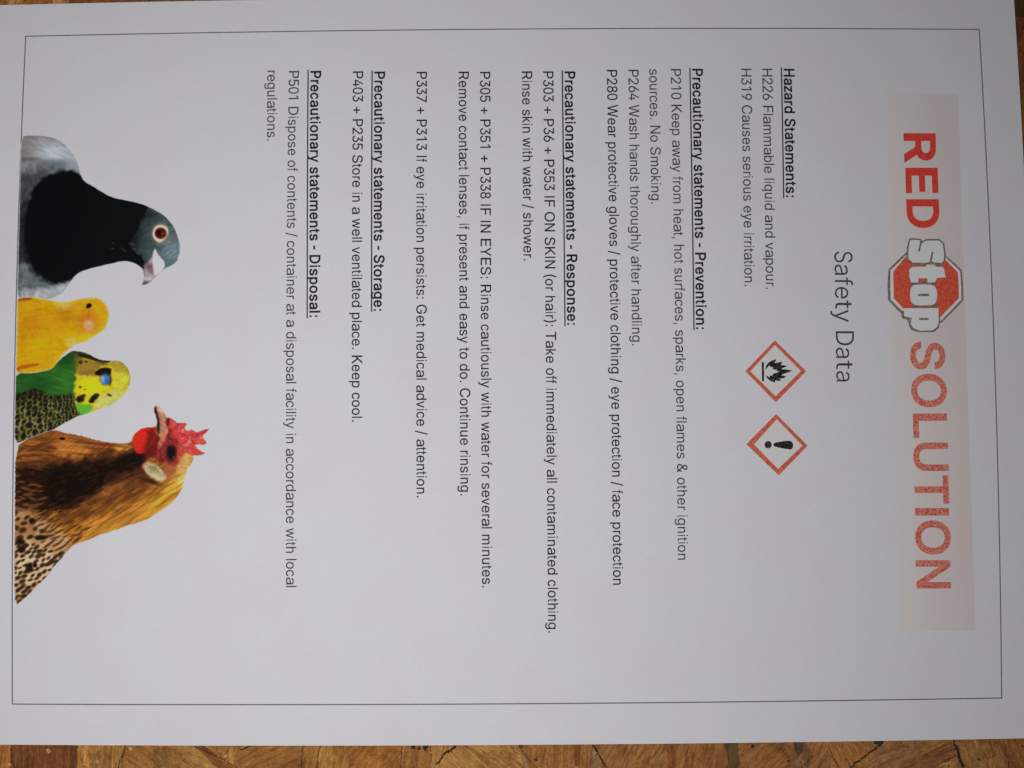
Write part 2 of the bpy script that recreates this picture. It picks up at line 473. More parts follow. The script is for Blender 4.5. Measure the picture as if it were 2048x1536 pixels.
# ------------------------------------------------------------------ lettering
# letter outlines as closed polylines, 1000 units to the em
GLYPH_JSON = r'''{"&":[[[197,-7],[150,-2],[110,12],[78,34],[54,62],[39,96],[34,133],[37,163],[47,189],[63,213],[85,235],[140,279],[216,335],[237,352],[255,375],[260,389],[262,405],[258,427],[245,445],[226,457],[201,461],[184,459],[168,453],[155,444],[145,431],[139,416],[137,399],[139,380],[145,363],[169,327],[204,284],[438,0],[364,0],[171,231],[121,293],[102,319],[87,344],[78,370],[75,398],[79,430],[91,458],[109,481],[134,499],[165,510],[200,513],[235,510],[266,499],[290,482],[308,459],[320,433],[324,404],[322,382],[315,362],[305,342],[291,325],[256,293],[154,217],[128,195],[110,174],[100,154],[97,131],[100,108],[109,87],[124,70],[143,57],[166,49],[193,46],[223,50],[251,59],[278,75],[301,95],[321,121],[336,151],[346,186],[349,224],[408,224],[405,180],[397,144],[385,115],[371,92],[345,62],[333,47],[305,23],[271,7],[234,-3]]],"(":[[[89,207],[92,264],[101,324],[114,384],[132,441],[153,494],[177,539],[236,539],[212,485],[191,428],[174,370],[161,313],[154,258],[151,207],[154,161],[160,115],[172,67],[188,16],[209,-38],[236,-96],[177,-96],[139,-21],[111,55],[95,131]]],")":[[[37,-96],[64,-37],[86,18],[102,69],[113,116],[120,162],[122,207],[119,258],[112,313],[99,370],[82,428],[62,485],[37,539],[97,539],[121,494],[142,441],[159,384],[173,323],[181,264],[184,207],[178,130],[161,53],[134,-22],[97,-96]]],"+":[[[198,34],[198,364],[255,364],[255,34]],[[61,172],[61,226],[391,226],[391,172]]],",":[[[38,-119],[68,71],[137,71],[84,-119]]],"-":[[[337,244],[337,188],[114,188],[114,244]]],".":[[[95,-4],[78,-1],[63,9],[53,24],[50,41],[53,59],[63,73],[78,83],[95,87],[113,83],[128,73],[138,59],[141,41],[138,24],[128,9],[113,-1]]],"/":[[[235,533],[71,-76],[14,-76],[178,533]]],"0":[[[227,-7],[174,1],[130,24],[95,62],[69,113],[53,178],[48,254],[53,330],[69,395],[95,447],[130,484],[174,508],[227,516],[279,508],[323,484],[358,447],[384,395],[400,330],[405,254],[400,178],[384,113],[359,62],[323,24],[279,1]],[[227,50],[261,56],[290,74],[313,103],[330,144],[340,194],[344,254],[340,314],[330,365],[313,405],[290,435],[261,453],[227,460],[192,453],[163,435],[140,405],[123,365],[113,314],[109,254],[113,194],[123,144],[140,103],[163,74],[192,56]]],"1":[[[276,509],[276,0],[212,0],[212,448],[209,448],[86,358],[86,427],[198,509]]],"2":[[[64,0],[64,47],[234,229],[282,282],[299,305],[311,327],[318,348],[320,371],[317,397],[308,419],[293,436],[273,449],[250,457],[224,460],[196,457],[172,447],[153,433],[139,413],[130,390],[127,362],[66,362],[71,405],[86,442],[111,473],[143,496],[182,511],[225,516],[268,511],[306,497],[337,474],[361,445],[376,411],[381,372],[378,345],[371,318],[357,290],[336,259],[267,180],[153,60],[153,57],[389,57],[389,0]]],"3":[[[218,-7],[173,-3],[133,10],[98,30],[70,57],[52,91],[44,132],[109,132],[115,107],[126,87],[144,71],[165,59],[191,52],[219,50],[248,53],[275,61],[297,74],[315,93],[325,116],[329,145],[326,172],[316,196],[299,217],[275,234],[242,244],[201,248],[157,248],[157,299],[288,448],[288,452],[70,452],[70,509],[372,509],[372,461],[211,278],[211,289],[264,288],[308,276],[344,253],[371,222],[387,186],[393,145],[387,103],[370,66],[344,36],[309,12],[266,-2]]],"4":[[[40,105],[40,158],[247,509],[311,509],[109,166],[109,163],[413,163],[413,105]],[[282,0],[282,121],[282,146],[282,318],[343,318],[343,0]]],"5":[[[221,-7],[178,-2],[140,11],[108,32],[83,60],[66,93],[60,130],[122,130],[127,108],[138,89],[154,73],[173,60],[196,52],[221,50],[250,53],[276,64],[298,82],[314,104],[324,131],[328,162],[324,193],[314,221],[297,244],[275,262],[248,273],[218,277],[192,275],[167,268],[145,258],[128,246],[67,253],[96,509],[366,509],[366,452],[151,452],[134,301],[136,301],[155,315],[178,325],[203,331],[229,334],[263,330],[294,321],[321,306],[345,285],[364,260],[379,231],[388,199],[391,163],[385,117],[369,76],[343,41],[309,15],[268,-1]]],"6":[[[226,-7],[182,-1],[142,15],[109,40],[84,74],[69,115],[64,162],[68,199],[80,239],[102,285],[137,340],[252,509],[322,509],[151,261],[145,261],[154,275],[165,288],[179,299],[196,307],[214,312],[235,314],[278,309],[316,295],[346,271],[370,240],[384,201],[389,157],[384,112],[368,73],[343,39],[310,14],[271,-2]],[[226,48],[254,52],[279,63],[299,79],[314,101],[324,128],[327,157],[324,187],[314,213],[299,235],[279,251],[254,262],[226,265],[198,262],[174,252],[153,235],[138,214],[128,188],[125,158],[128,128],[138,102],[153,79],[174,63],[198,52]]],"7":[[[97,0],[323,448],[323,452],[62,452],[62,509],[391,509],[391,449],[165,0]]],"8":[[[226,-7],[178,-2],[136,11],[101,33],[74,62],[57,96],[52,135],[55,166],[65,195],[81,220],[101,241],[125,256],[153,265],[153,267],[119,282],[93,308],[76,342],[70,380],[75,417],[90,450],[114,477],[146,498],[184,511],[226,516],[269,511],[306,498],[337,477],[361,450],[377,417],[382,380],[376,342],[359,308],[333,282],[300,267],[300,265],[327,256],[351,241],[372,220],[387,195],[397,166],[401,135],[395,96],[378,62],[352,33],[317,11],[275,-2]],[[226,49],[258,52],[285,60],[307,74],[323,91],[333,113],[337,139],[333,165],[322,189],[305,208],[283,223],[256,232],[226,235],[196,232],[169,223],[147,208],[130,189],[119,165],[115,139],[119,113],[129,91],[145,74],[167,60],[195,52]],[[226,290],[252,292],[274,300],[293,313],[307,330],[316,351],[319,376],[316,399],[308,420],[294,437],[275,449],[252,457],[226,460],[200,457],[177,449],[159,437],[145,420],[136,399],[133,376],[136,351],[145,330],[159,313],[178,300],[201,292]]],"9":[[[226,516],[271,510],[310,494],[343,468],[368,434],[384,393],[389,347],[385,309],[373,270],[350,224],[315,168],[200,0],[130,0],[301,248],[307,248],[299,234],[287,221],[273,210],[257,202],[238,196],[218,195],[175,199],[137,214],[106,237],[83,269],[68,307],[64,352],[69,397],[85,436],[110,469],[143,494],[182,510]],[[226,460],[199,457],[174,446],[154,429],[138,407],[129,381],[125,352],[129,322],[138,295],[154,274],[174,257],[199,247],[226,243],[254,247],[279,257],[299,273],[314,295],[324,321],[327,350],[324,381],[314,407],[299,429],[279,446],[254,457]]],":":[[[95,-4],[78,-1],[63,9],[53,24],[50,41],[53,59],[63,73],[78,83],[95,87],[113,83],[128,73],[138,59],[141,41],[138,24],[128,9],[113,-1]],[[95,271],[78,274],[63,284],[53,299],[50,316],[53,334],[63,349],[78,359],[95,362],[113,359],[128,349],[138,334],[141,316],[138,299],[128,284],[113,274]]],"C":[[[267,-7],[205,1],[150,25],[104,63],[70,115],[48,179],[40,254],[48,329],[70,393],[104,445],[150,484],[205,508],[267,516],[305,513],[340,504],[373,490],[402,471],[427,447],[448,418],[463,385],[473,348],[408,348],[401,373],[389,395],[375,413],[357,428],[337,440],[315,449],[292,454],[267,456],[223,450],[184,432],[150,403],[125,364],[109,314],[103,254],[109,194],[125,145],[151,105],[184,76],[223,59],[267,53],[292,55],[315,60],[337,69],[357,81],[375,96],[389,114],[401,136],[408,160],[473,160],[463,124],[448,91],[428,62],[402,38],[373,19],[341,5],[305,-4]]],"D":[[[219,0],[96,0],[96,57],[215,57],[272,63],[318,81],[354,110],[379,149],[394,198],[399,255],[394,312],[379,361],[354,399],[320,428],[275,446],[221,452],[93,452],[93,509],[225,509],[294,501],[353,478],[399,441],[433,391],[455,329],[462,255],[455,181],[433,119],[398,68],[351,31],[291,8]],[[125,509],[125,0],[60,0],[60,509]]],"E":[[[60,0],[60,509],[372,509],[372,452],[125,452],[125,286],[355,286],[355,229],[125,229],[125,57],[375,57],[375,0]]],"F":[[[60,0],[60,509],[369,509],[369,452],[125,452],[125,278],[346,278],[346,221],[125,221],[125,0]]],"G":[[[269,-7],[205,1],[149,25],[104,64],[69,116],[47,179],[40,254],[47,329],[69,393],[103,445],[149,484],[203,508],[265,516],[304,513],[340,504],[374,489],[403,469],[429,445],[449,416],[465,384],[474,349],[408,349],[399,372],[387,393],[373,411],[356,427],[337,439],[315,448],[291,454],[265,456],[222,450],[183,432],[150,404],[125,364],[109,314],[103,254],[109,194],[125,145],[151,105],[184,76],[224,59],[269,53],[309,57],[345,71],[374,93],[396,123],[410,160],[415,202],[434,199],[283,199],[283,256],[478,256],[478,200],[471,141],[451,91],[419,50],[377,19],[326,0]]],"H":[[[60,0],[60,509],[125,509],[125,289],[392,289],[392,509],[457,509],[457,0],[392,0],[392,232],[125,232],[125,0]]],"I":[[[126,0],[126,509],[60,509],[60,0]]],"K":[[[104,145],[104,216],[139,261],[174,303],[212,344],[364,509],[448,509],[231,276],[228,276]],[[60,0],[60,509],[125,509],[125,334],[124,225],[125,193],[125,0]],[[372,0],[188,259],[228,309],[449,0]]],"L":[[[60,0],[60,509],[125,509],[125,57],[361,57],[361,0]]],"N":[[[60,0],[60,509],[136,509],[343,183],[363,151],[388,107],[414,55],[405,54],[401,108],[399,157],[399,195],[399,509],[463,509],[463,0],[387,0],[202,290],[177,331],[148,381],[108,452],[119,454],[122,384],[124,328],[125,291],[125,0]]],"O":[[[267,-7],[205,1],[150,25],[105,63],[70,115],[48,179],[40,254],[48,329],[70,393],[105,445],[150,484],[205,508],[267,516],[329,508],[384,484],[429,445],[464,393],[486,329],[493,254],[486,179],[464,115],[429,63],[384,25],[329,1]],[[267,53],[310,59],[349,76],[383,105],[408,144],[425,194],[430,254],[425,314],[408,365],[383,404],[349,433],[310,450],[267,456],[223,450],[184,433],[151,404],[125,364],[109,314],[103,254],[109,194],[125,144],[151,105],[184,76],[223,59]]],"P":[[[60,0],[60,509],[235,509],[289,503],[332,487],[366,462],[390,430],[404,391],[409,348],[404,304],[390,265],[366,233],[332,207],[289,191],[235,186],[109,186],[109,242],[233,242],[269,246],[297,256],[318,272],[333,294],[342,319],[344,348],[342,376],[333,402],[318,423],[297,439],[268,449],[232,452],[125,452],[125,0]]],"R":[[[60,0],[60,509],[236,509],[290,504],[333,489],[367,465],[390,433],[405,395],[409,352],[405,309],[390,271],[367,240],[333,217],[289,203],[236,198],[96,198],[96,255],[234,255],[269,258],[298,267],[319,281],[334,300],[342,324],[345,352],[342,380],[334,405],[319,425],[298,440],[269,449],[233,452],[125,452],[125,0]],[[353,0],[230,229],[303,229],[428,0]]],"S":[[[224,-9],[172,-4],[128,9],[91,31],[64,60],[46,96],[38,137],[104,137],[110,110],[123,88],[142,71],[166,59],[194,52],[224,49],[257,52],[286,60],[311,74],[329,92],[341,114],[346,139],[342,161],[332,179],[316,193],[296,205],[245,222],[184,239],[128,260],[86,289],[60,326],[52,372],[58,413],[75,448],[102,476],[138,498],[180,511],[227,516],[275,511],[316,498],[351,476],[377,449],[394,415],[401,378],[337,378],[326,412],[302,437],[267,453],[225,459],[194,456],[167,448],[145,435],[129,418],[118,398],[115,376],[119,352],[131,334],[148,319],[169,308],[212,293],[264,279],[312,264],[336,252],[359,238],[379,220],[395,198],[405,171],[408,139],[403,99],[386,64],[360,34],[323,11],[278,-4]]],"T":[[[32,452],[32,509],[417,509],[417,452],[257,452],[257,0],[193,0],[193,452]]],"U":[[[259,-8],[203,-2],[154,15],[114,43],[85,80],[66,124],[60,173],[60,509],[124,509],[124,178],[128,144],[141,113],[160,87],[187,68],[220,56],[259,52],[298,56],[331,68],[357,87],[377,113],[389,144],[393,178],[393,509],[457,509],[457,173],[451,124],[433,80],[403,43],[363,15],[315,-2]]],"W":[[[155,0],[16,509],[82,509],[163,196],[175,145],[187,94],[197,40],[189,40],[200,94],[211,145],[224,196],[306,509],[380,509],[462,196],[474,145],[486,94],[497,40],[488,40],[499,94],[510,145],[523,196],[603,509],[670,509],[530,0],[455,0],[368,323],[351,391],[336,475],[350,475],[335,395],[318,323],[230,0]]],"Y":[[[203,0],[203,208],[16,509],[91,509],[192,344],[222,292],[250,230],[224,230],[251,293],[280,344],[381,509],[455,509],[268,208],[268,0]]],"a":[[[160,-9],[126,-5],[94,5],[68,22],[48,45],[35,73],[30,108],[34,138],[43,161],[58,179],[78,193],[100,203],[125,211],[178,220],[234,227],[252,230],[265,235],[273,243],[276,255],[276,257],[273,279],[267,297],[256,311],[240,322],[220,329],[196,331],[171,329],[149,322],[132,313],[118,301],[107,288],[100,274],[41,291],[57,322],[79,346],[104,364],[133,375],[163,382],[194,384],[239,379],[263,372],[286,360],[306,343],[322,320],[333,290],[337,251],[337,0],[277,0],[277,52],[272,52],[252,25],[236,12],[215,1],[190,-6]],[[170,45],[202,49],[228,59],[248,74],[263,93],[272,115],[276,138],[276,190],[259,182],[231,176],[200,171],[175,168],[134,159],[117,150],[103,139],[95,124],[92,105],[94,87],[102,72],[114,61],[130,52],[149,47]]],"b":[[[229,-8],[198,-5],[172,4],[153,17],[138,31],[118,59],[112,59],[112,0],[53,0],[53,509],[114,509],[114,319],[118,319],[137,346],[152,360],[171,373],[197,381],[229,384],[274,378],[313,361],[345,332],[370,293],[385,245],[390,189],[385,133],[370,84],[346,45],[313,16],[274,-2]],[[220,47],[253,51],[279,66],[301,88],[316,117],[325,151],[328,189],[325,227],[316,261],[301,290],[280,311],[253,325],[220,330],[188,325],[161,312],[140,291],[125,263],[116,229],[113,189],[116,150],[125,115],[140,86],[162,65],[188,51]]],"c":[[[207,-8],[159,-2],[117,16],[82,46],[56,85],[40,133],[34,187],[40,243],[56,291],[82,330],[117,360],[159,378],[207,384],[234,383],[260,377],[284,368],[305,356],[324,341],[340,322],[353,301],[362,277],[303,262],[290,289],[270,311],[242,325],[207,330],[173,325],[145,310],[124,287],[108,258],[99,224],[96,187],[99,151],[108,117],[124,89],[145,66],[173,51],[207,46],[243,52],[271,66],[292,89],[304,117],[363,102],[354,78],[341,56],[325,37],[306,21],[285,9],[261,-1],[235,-6]]],"d":[[[195,-8],[151,-2],[111,16],[79,45],[55,84],[39,133],[34,189],[39,245],[55,293],[79,332],[112,361],[151,378],[196,384],[228,381],[253,373],[272,360],[287,346],[306,319],[311,319],[311,509],[372,509],[372,0],[313,0],[313,59],[307,59],[287,31],[272,17],[252,4],[227,-5]],[[205,47],[236,51],[263,65],[284,86],[299,115],[309,150],[312,189],[309,229],[300,263],[284,291],[263,312],[237,325],[205,330],[172,325],[145,311],[124,290],[108,261],[99,227],[96,189],[99,151],[109,117],[124,88],[145,66],[172,51]]],"e":[[[212,-8],[161,-2],[117,16],[82,46],[56,85],[40,132],[34,187],[39,242],[55,290],[81,329],[115,359],[157,378],[205,384],[236,382],[266,374],[294,361],[319,341],[341,315],[357,282],[368,242],[371,194],[371,169],[75,169],[75,221],[338,221],[310,202],[307,237],[298,269],[283,294],[263,314],[237,326],[205,330],[173,326],[146,313],[125,294],[109,270],[99,241],[96,211],[96,178],[100,139],[110,106],[128,80],[151,61],[179,50],[212,46],[234,48],[254,53],[271,61],[285,73],[297,88],[306,105],[365,91],[353,63],[335,39],[311,19],[283,4],[249,-5]]],"f":[[[228,379],[228,327],[6,327],[6,379]],[[81,0],[81,432],[84,461],[96,486],[113,505],[135,519],[161,527],[187,530],[222,527],[243,521],[227,468],[215,472],[195,474],[171,470],[154,460],[145,443],[142,419],[142,0]]],"g":[[[207,-151],[168,-148],[134,-140],[105,-127],[82,-110],[64,-91],[51,-69],[101,-41],[122,-66],[136,-78],[154,-88],[178,-95],[207,-97],[249,-92],[282,-75],[304,-47],[311,-6],[311,68],[306,68],[287,41],[272,28],[252,16],[227,8],[195,5],[152,10],[113,27],[80,53],[55,90],[39,136],[34,191],[39,246],[55,293],[80,332],[112,361],[152,378],[196,384],[228,382],[253,373],[273,360],[288,346],[308,319],[313,319],[313,379],[372,379],[372,-9],[367,-54],[350,-90],[324,-117],[291,-136],[251,-147]],[[205,59],[237,63],[264,75],[285,95],[300,121],[309,154],[312,193],[309,231],[300,264],[285,291],[264,312],[237,325],[205,330],[172,325],[145,312],[124,290],[109,262],[99,229],[96,193],[99,155],[109,123],[124,96],[145,76],[172,63]]],"h":[[[114,227],[114,0],[53,0],[53,509],[114,509],[114,287],[102,287],[124,332],[152,362],[187,379],[227,384],[264,380],[295,369],[321,349],[341,321],[353,285],[357,240],[357,0],[296,0],[296,235],[290,275],[273,304],[246,323],[210,329],[184,326],[161,317],[141,303],[126,283],[117,257]]],"i":[[[53,0],[53,379],[114,379],[114,0]],[[84,443],[67,446],[54,455],[44,468],[41,483],[44,499],[54,512],[67,521],[84,524],[100,521],[114,512],[123,499],[126,483],[123,468],[114,455],[100,446]]],"k":[[[110,137],[110,212],[121,212],[284,379],[360,379],[184,199],[177,199]],[[53,0],[53,509],[114,509],[114,0]],[[294,0],[148,186],[191,229],[372,0]]],"l":[[[122,0],[122,520],[60,520],[60,0]]],"m":[[[53,0],[53,379],[112,379],[112,295],[108,295],[118,323],[132,346],[151,363],[172,376],[195,384],[219,386],[257,380],[287,361],[309,331],[321,295],[312,295],[322,321],[337,343],[357,361],[381,375],[407,383],[437,386],[468,383],[497,372],[522,354],[541,328],[553,296],[557,255],[557,0],[496,0],[496,254],[490,289],[473,313],[447,326],[419,330],[395,328],[374,320],[358,307],[345,290],[338,270],[335,247],[335,0],[274,0],[274,260],[269,288],[253,311],[229,326],[199,330],[178,328],[158,320],[140,307],[126,289],[117,266],[114,238],[114,0]]],"n":[[[114,227],[114,0],[53,0],[53,379],[112,379],[112,287],[102,287],[124,332],[152,362],[187,379],[227,384],[264,380],[295,369],[321,349],[341,321],[353,285],[357,240],[357,0],[296,0],[296,235],[290,275],[273,304],[246,323],[210,329],[184,326],[161,317],[141,303],[126,283],[117,257]]],"o":[[[207,-8],[159,-2],[117,16],[82,46],[56,85],[40,133],[34,187],[40,243],[56,291],[82,330],[117,360],[159,378],[207,384],[256,378],[299,360],[333,330],[359,291],[376,243],[381,187],[376,133],[359,85],[333,46],[299,16],[256,-2]],[[207,46],[242,51],[270,66],[292,89],[307,117],[316,151],[319,187],[316,224],[307,258],[292,287],[270,310],[242,325],[207,330],[173,325],[145,310],[124,287],[108,258],[99,224],[96,187],[99,151],[108,117],[124,89],[145,66],[173,51]]],"p":[[[53,-143],[53,379],[112,379],[112,319],[118,319],[137,346],[152,360],[171,373],[197,381],[229,384],[274,378],[313,361],[345,332],[370,293],[385,245],[390,189],[385,133],[370,84],[346,45],[313,16],[274,-2],[229,-8],[198,-5],[173,4],[153,17],[138,31],[118,59],[114,59],[114,-143]],[[220,47],[253,51],[279,66],[301,88],[316,117],[325,151],[328,189],[325,227],[316,261],[301,290],[280,311],[253,325],[220,330],[188,325],[161,312],[140,291],[125,263],[116,229],[113,189],[116,150],[125,115],[140,86],[162,65],[188,51]]],"q":[[[372,-143],[311,-143],[311,59],[306,59],[287,31],[272,17],[252,4],[227,-5],[195,-8],[151,-2],[111,16],[79,45],[55,84],[39,133],[34,189],[39,245],[55,293],[79,332],[112,361],[151,378],[196,384],[228,381],[253,373],[272,360],[287,346],[307,319],[313,319],[313,379],[372,379]],[[205,47],[236,51],[263,65],[284,86],[299,115],[309,150],[312,189],[309,229],[300,263],[284,291],[263,312],[237,325],[205,330],[172,325],[145,311],[124,290],[108,261],[99,227],[96,189],[99,151],[109,117],[124,88],[145,66],[172,51]]],"r":[[[53,0],[53,379],[112,379],[112,321],[115,321],[130,347],[152,367],[181,380],[213,385],[229,384],[243,384],[243,322],[230,324],[207,326],[182,323],[159,315],[140,301],[126,284],[117,262],[114,237],[114,0]]],"s":[[[182,-8],[145,-5],[112,3],[84,18],[62,38],[45,63],[36,94],[94,107],[105,79],[124,60],[150,49],[181,45],[217,50],[244,62],[262,81],[268,103],[265,121],[254,136],[237,147],[212,155],[149,170],[104,186],[72,208],[53,237],[47,274],[51,305],[65,332],[87,354],[115,370],[149,381],[187,384],[223,381],[254,372],[279,358],[299,339],[314,316],[324,290],[268,277],[258,298],[243,316],[219,328],[187,333],[156,329],[131,317],[114,299],[109,277],[112,258],[124,243],[144,232],[172,223],[229,209],[275,194],[306,171],[325,142],[331,107],[326,75],[312,47],[290,24],[260,6],[223,-5]]],"t":[[[204,379],[204,327],[6,327],[6,379]],[[65,471],[126,471],[126,98],[128,76],[136,61],[150,53],[170,50],[185,51],[202,54],[213,2],[192,-3],[168,-4],[125,2],[92,21],[72,52],[65,93]]],"u":[[[182,-5],[146,-1],[115,11],[89,31],[69,59],[57,95],[53,139],[53,379],[114,379],[114,144],[119,105],[137,75],[164,56],[200,50],[226,53],[249,62],[268,77],[283,97],[293,122],[296,153],[296,379],[357,379],[357,0],[298,0],[298,92],[307,92],[286,47],[257,17],[222,0]]],"v":[[[163,0],[17,379],[84,379],[165,155],[187,87],[206,21],[184,21],[203,87],[224,155],[305,379],[371,379],[226,0]]],"w":[[[138,0],[23,379],[87,379],[133,214],[154,137],[175,41],[165,41],[186,135],[206,214],[252,379],[316,379],[362,214],[382,136],[402,41],[391,41],[413,135],[434,214],[480,379],[545,379],[429,0],[368,0],[319,172],[305,225],[291,280],[277,338],[291,338],[277,280],[263,225],[248,172],[199,0]]],"y":[[[47,-139],[61,-86],[71,-87],[88,-90],[104,-89],[118,-84],[130,-74],[141,-58],[151,-36],[163,-1],[17,379],[84,379],[165,155],[187,87],[206,21],[184,21],[202,87],[224,155],[305,379],[371,379],[204,-58],[191,-85],[177,-107],[159,-124],[139,-136],[117,-143],[91,-145],[65,-143]]],"z":[[[42,0],[42,46],[254,320],[254,323],[48,323],[48,379],[333,379],[333,331],[126,60],[126,56],[339,56],[339,0]]]}'''
GLYPH = json.loads(GLYPH_JSON)
AB = {'a': (36, 530, 556), 'b': (58, 517, 556), 'c': (30, 477, 500), 'd': (35, 499, 556), 'e': (40, 516, 556), 'f': (14, 262, 278), 'g': (40, 499, 556), 'h': (77, 491, 556), 'i': (67, 155, 222), 'k': (67, 501, 500), 'l': (67, 155, 222), 'm': (77, 755, 833), 'n': (77, 491, 556), 'o': (35, 521, 556), 'p': (58, 517, 556), 'q': (35, 494, 556), 'r': (77, 332, 333), 's': (32, 464, 500), 't': (14, 257, 278), 'u': (68, 482, 556), 'v': (8, 492, 500), 'w': (14, 709, 722), 'x': (11, 490, 500), 'y': (11, 489, 500), 'z': (31, 469, 500),
      'A': (14, 654, 667), 'C': (44, 681, 722), 'D': (81, 674, 722), 'E': (86, 616, 667), 'F': (86, 583, 611), 'G': (48, 704, 778), 'H': (77, 646, 722), 'I': (91, 188, 278), 'K': (76, 663, 667), 'L': (76, 537, 556), 'N': (76, 646, 722), 'O': (39, 739, 778), 'P': (86, 622, 667), 'R': (88, 684, 722), 'S': (49, 620, 667), 'T': (14, 597, 611), 'U': (79, 644, 722), 'W': (16, 928, 944), 'Y': (14, 653, 667),
      '0': (37, 519, 556), '1': (101, 359, 556), '2': (26, 507, 556), '3': (34, 522, 556), '4': (25, 523, 556), '5': (32, 514, 556), '6': (38, 518, 556), '7': (37, 523, 556), '8': (38, 517, 556), '9': (42, 514, 556),
      '&': (44, 645, 667), '(': (68, 299, 333), ')': (34, 265, 333), '+': (39, 545, 584), ',': (87, 191, 278), '-': (44, 289, 333), '.': (87, 191, 278), '/': (-17, 295, 278), ':': (87, 191, 278), ' ': (0, 0, 278)}
BB = dict(AB)
BB.update({'a': (29, 527, 556), 'b': (61, 578, 611), 'c': (34, 524, 556), 'd': (34, 551, 611), 'e': (23, 528, 556), 'f': (10, 318, 333), 'g': (40, 553, 611), 'i': (69, 209, 278), 'l': (69, 209, 278), 'm': (64, 826, 889), 'n': (65, 546, 611), 'o': (34, 578, 611), 'p': (62, 578, 611), 'r': (64, 373, 389), 's': (30, 519, 556), 't': (10, 309, 333), 'u': (66, 545, 611), 'v': (13, 543, 556), 'y': (10, 539, 556), 'z': (20, 480, 500), 'D': (76, 685, 722), 'H': (71, 651, 722), 'P': (73, 627, 667), 'R': (76, 677, 722), 'S': (39, 629, 667), '-': (27, 306, 333), ':': (100, 232, 333), '.': (64, 214, 278)})
CB = {'S': (39, 425, 459), 'a': (40, 405, 479), 'f': (15, 300, 305), 'e': (43, 455, 498), 't': (18, 310, 335), 'y': (8, 445, 453), 'D': (82, 575, 615), ' ': (0, 0, 226)}

def fatten(loops, w):
    big = max((np.array(l, float) for l in loops), key=lambda l: abs(area(l)))
    s = np.sign(area(big))
    out = []
    for l in loops:
        a = np.array(l, float)
        keep = [i for i in range(len(a)) if np.linalg.norm(a[i]-a[i-1]) > 0.5]
        a = a[keep]
        d = np.roll(a, -1, 0)-a
        d /= np.linalg.norm(d, axis=1)[:, None]
        n = np.stack([d[:, 1], -d[:, 0]], -1)*s
        m = n+np.roll(n, 1, 0)
        k = np.maximum((m*m).sum(1)/2, 0.55)
        out.append(a+m/k[:, None]*w)
    return out

_tri = {}
def glyph(ch, w):
    key = (ch, w)
    if key not in _tri:
        loops = fatten(GLYPH[ch], w) if w else [np.array(l, float) for l in GLYPH[ch]]
        pts = []; ed = []
        for lp in loops:
            b = len(pts); n = len(lp)
            pts += [Vector((float(p[0]), float(p[1]))) for p in lp]
            ed += [(b+i, b+(i+1) % n) for i in range(n)]
        vo, _, fo, _, _, _ = delaunay_2d_cdt(pts, ed, [], 0, 1e-3)
        xy = np.array([(p.x, p.y) for p in vo])
        cen = np.array([xy[list(f)].mean(0) for f in fo])
        win = sum(winding(lp, cen) for lp in loops)
        fo = [f for f, k in zip(fo, win) if k != 0]
        fo = [tuple(f) if area(xy[list(f)]) > 0 else tuple(f[::-1]) for f in fo]
        _tri[key] = (xy, fo)
    return _tri[key]

def set_line(bag, text, p0, p1, table=AB, w=0.0, off=OFF, ys=None):
    """sets a line of text so that its ink runs from p0 to p1 (traced ends of the baseline)"""
    (x0, x1), (y0, y1) = on_sheet(np.array([p0[0], p1[0]]), np.array([p0[1], p1[1]]))
    S = np.array([x0, y0]); E = np.array([x1, y1])
    L = np.linalg.norm(E-S); d = (E-S)/L; u = np.array([-d[1], d[0]])
    nat = sum(table[c][2] for c in text[:-1])+table[text[-1]][1]-table[text[0]][0]
    em = L/nat
    pen = -table[text[0]][0]
    for c in text:
        lo, hi, adv = table[c]
        if c != ' ':
            xy, fo = glyph(c, w)
            a, b = xy[:, 0].min(), xy[:, 0].max()
            gx = pen+lo+(xy[:, 0]-a)/(b-a)*(hi-lo)
            k = ys[c.islower()] if ys else (1.36 if c.islower() else 1.405)
            gy = xy[:, 1]*k
            P = S+gx[:, None]*em*d+gy[:, None]*em*u
            bag.tris(P, fo, off)
        pen += adv
    return em*1000

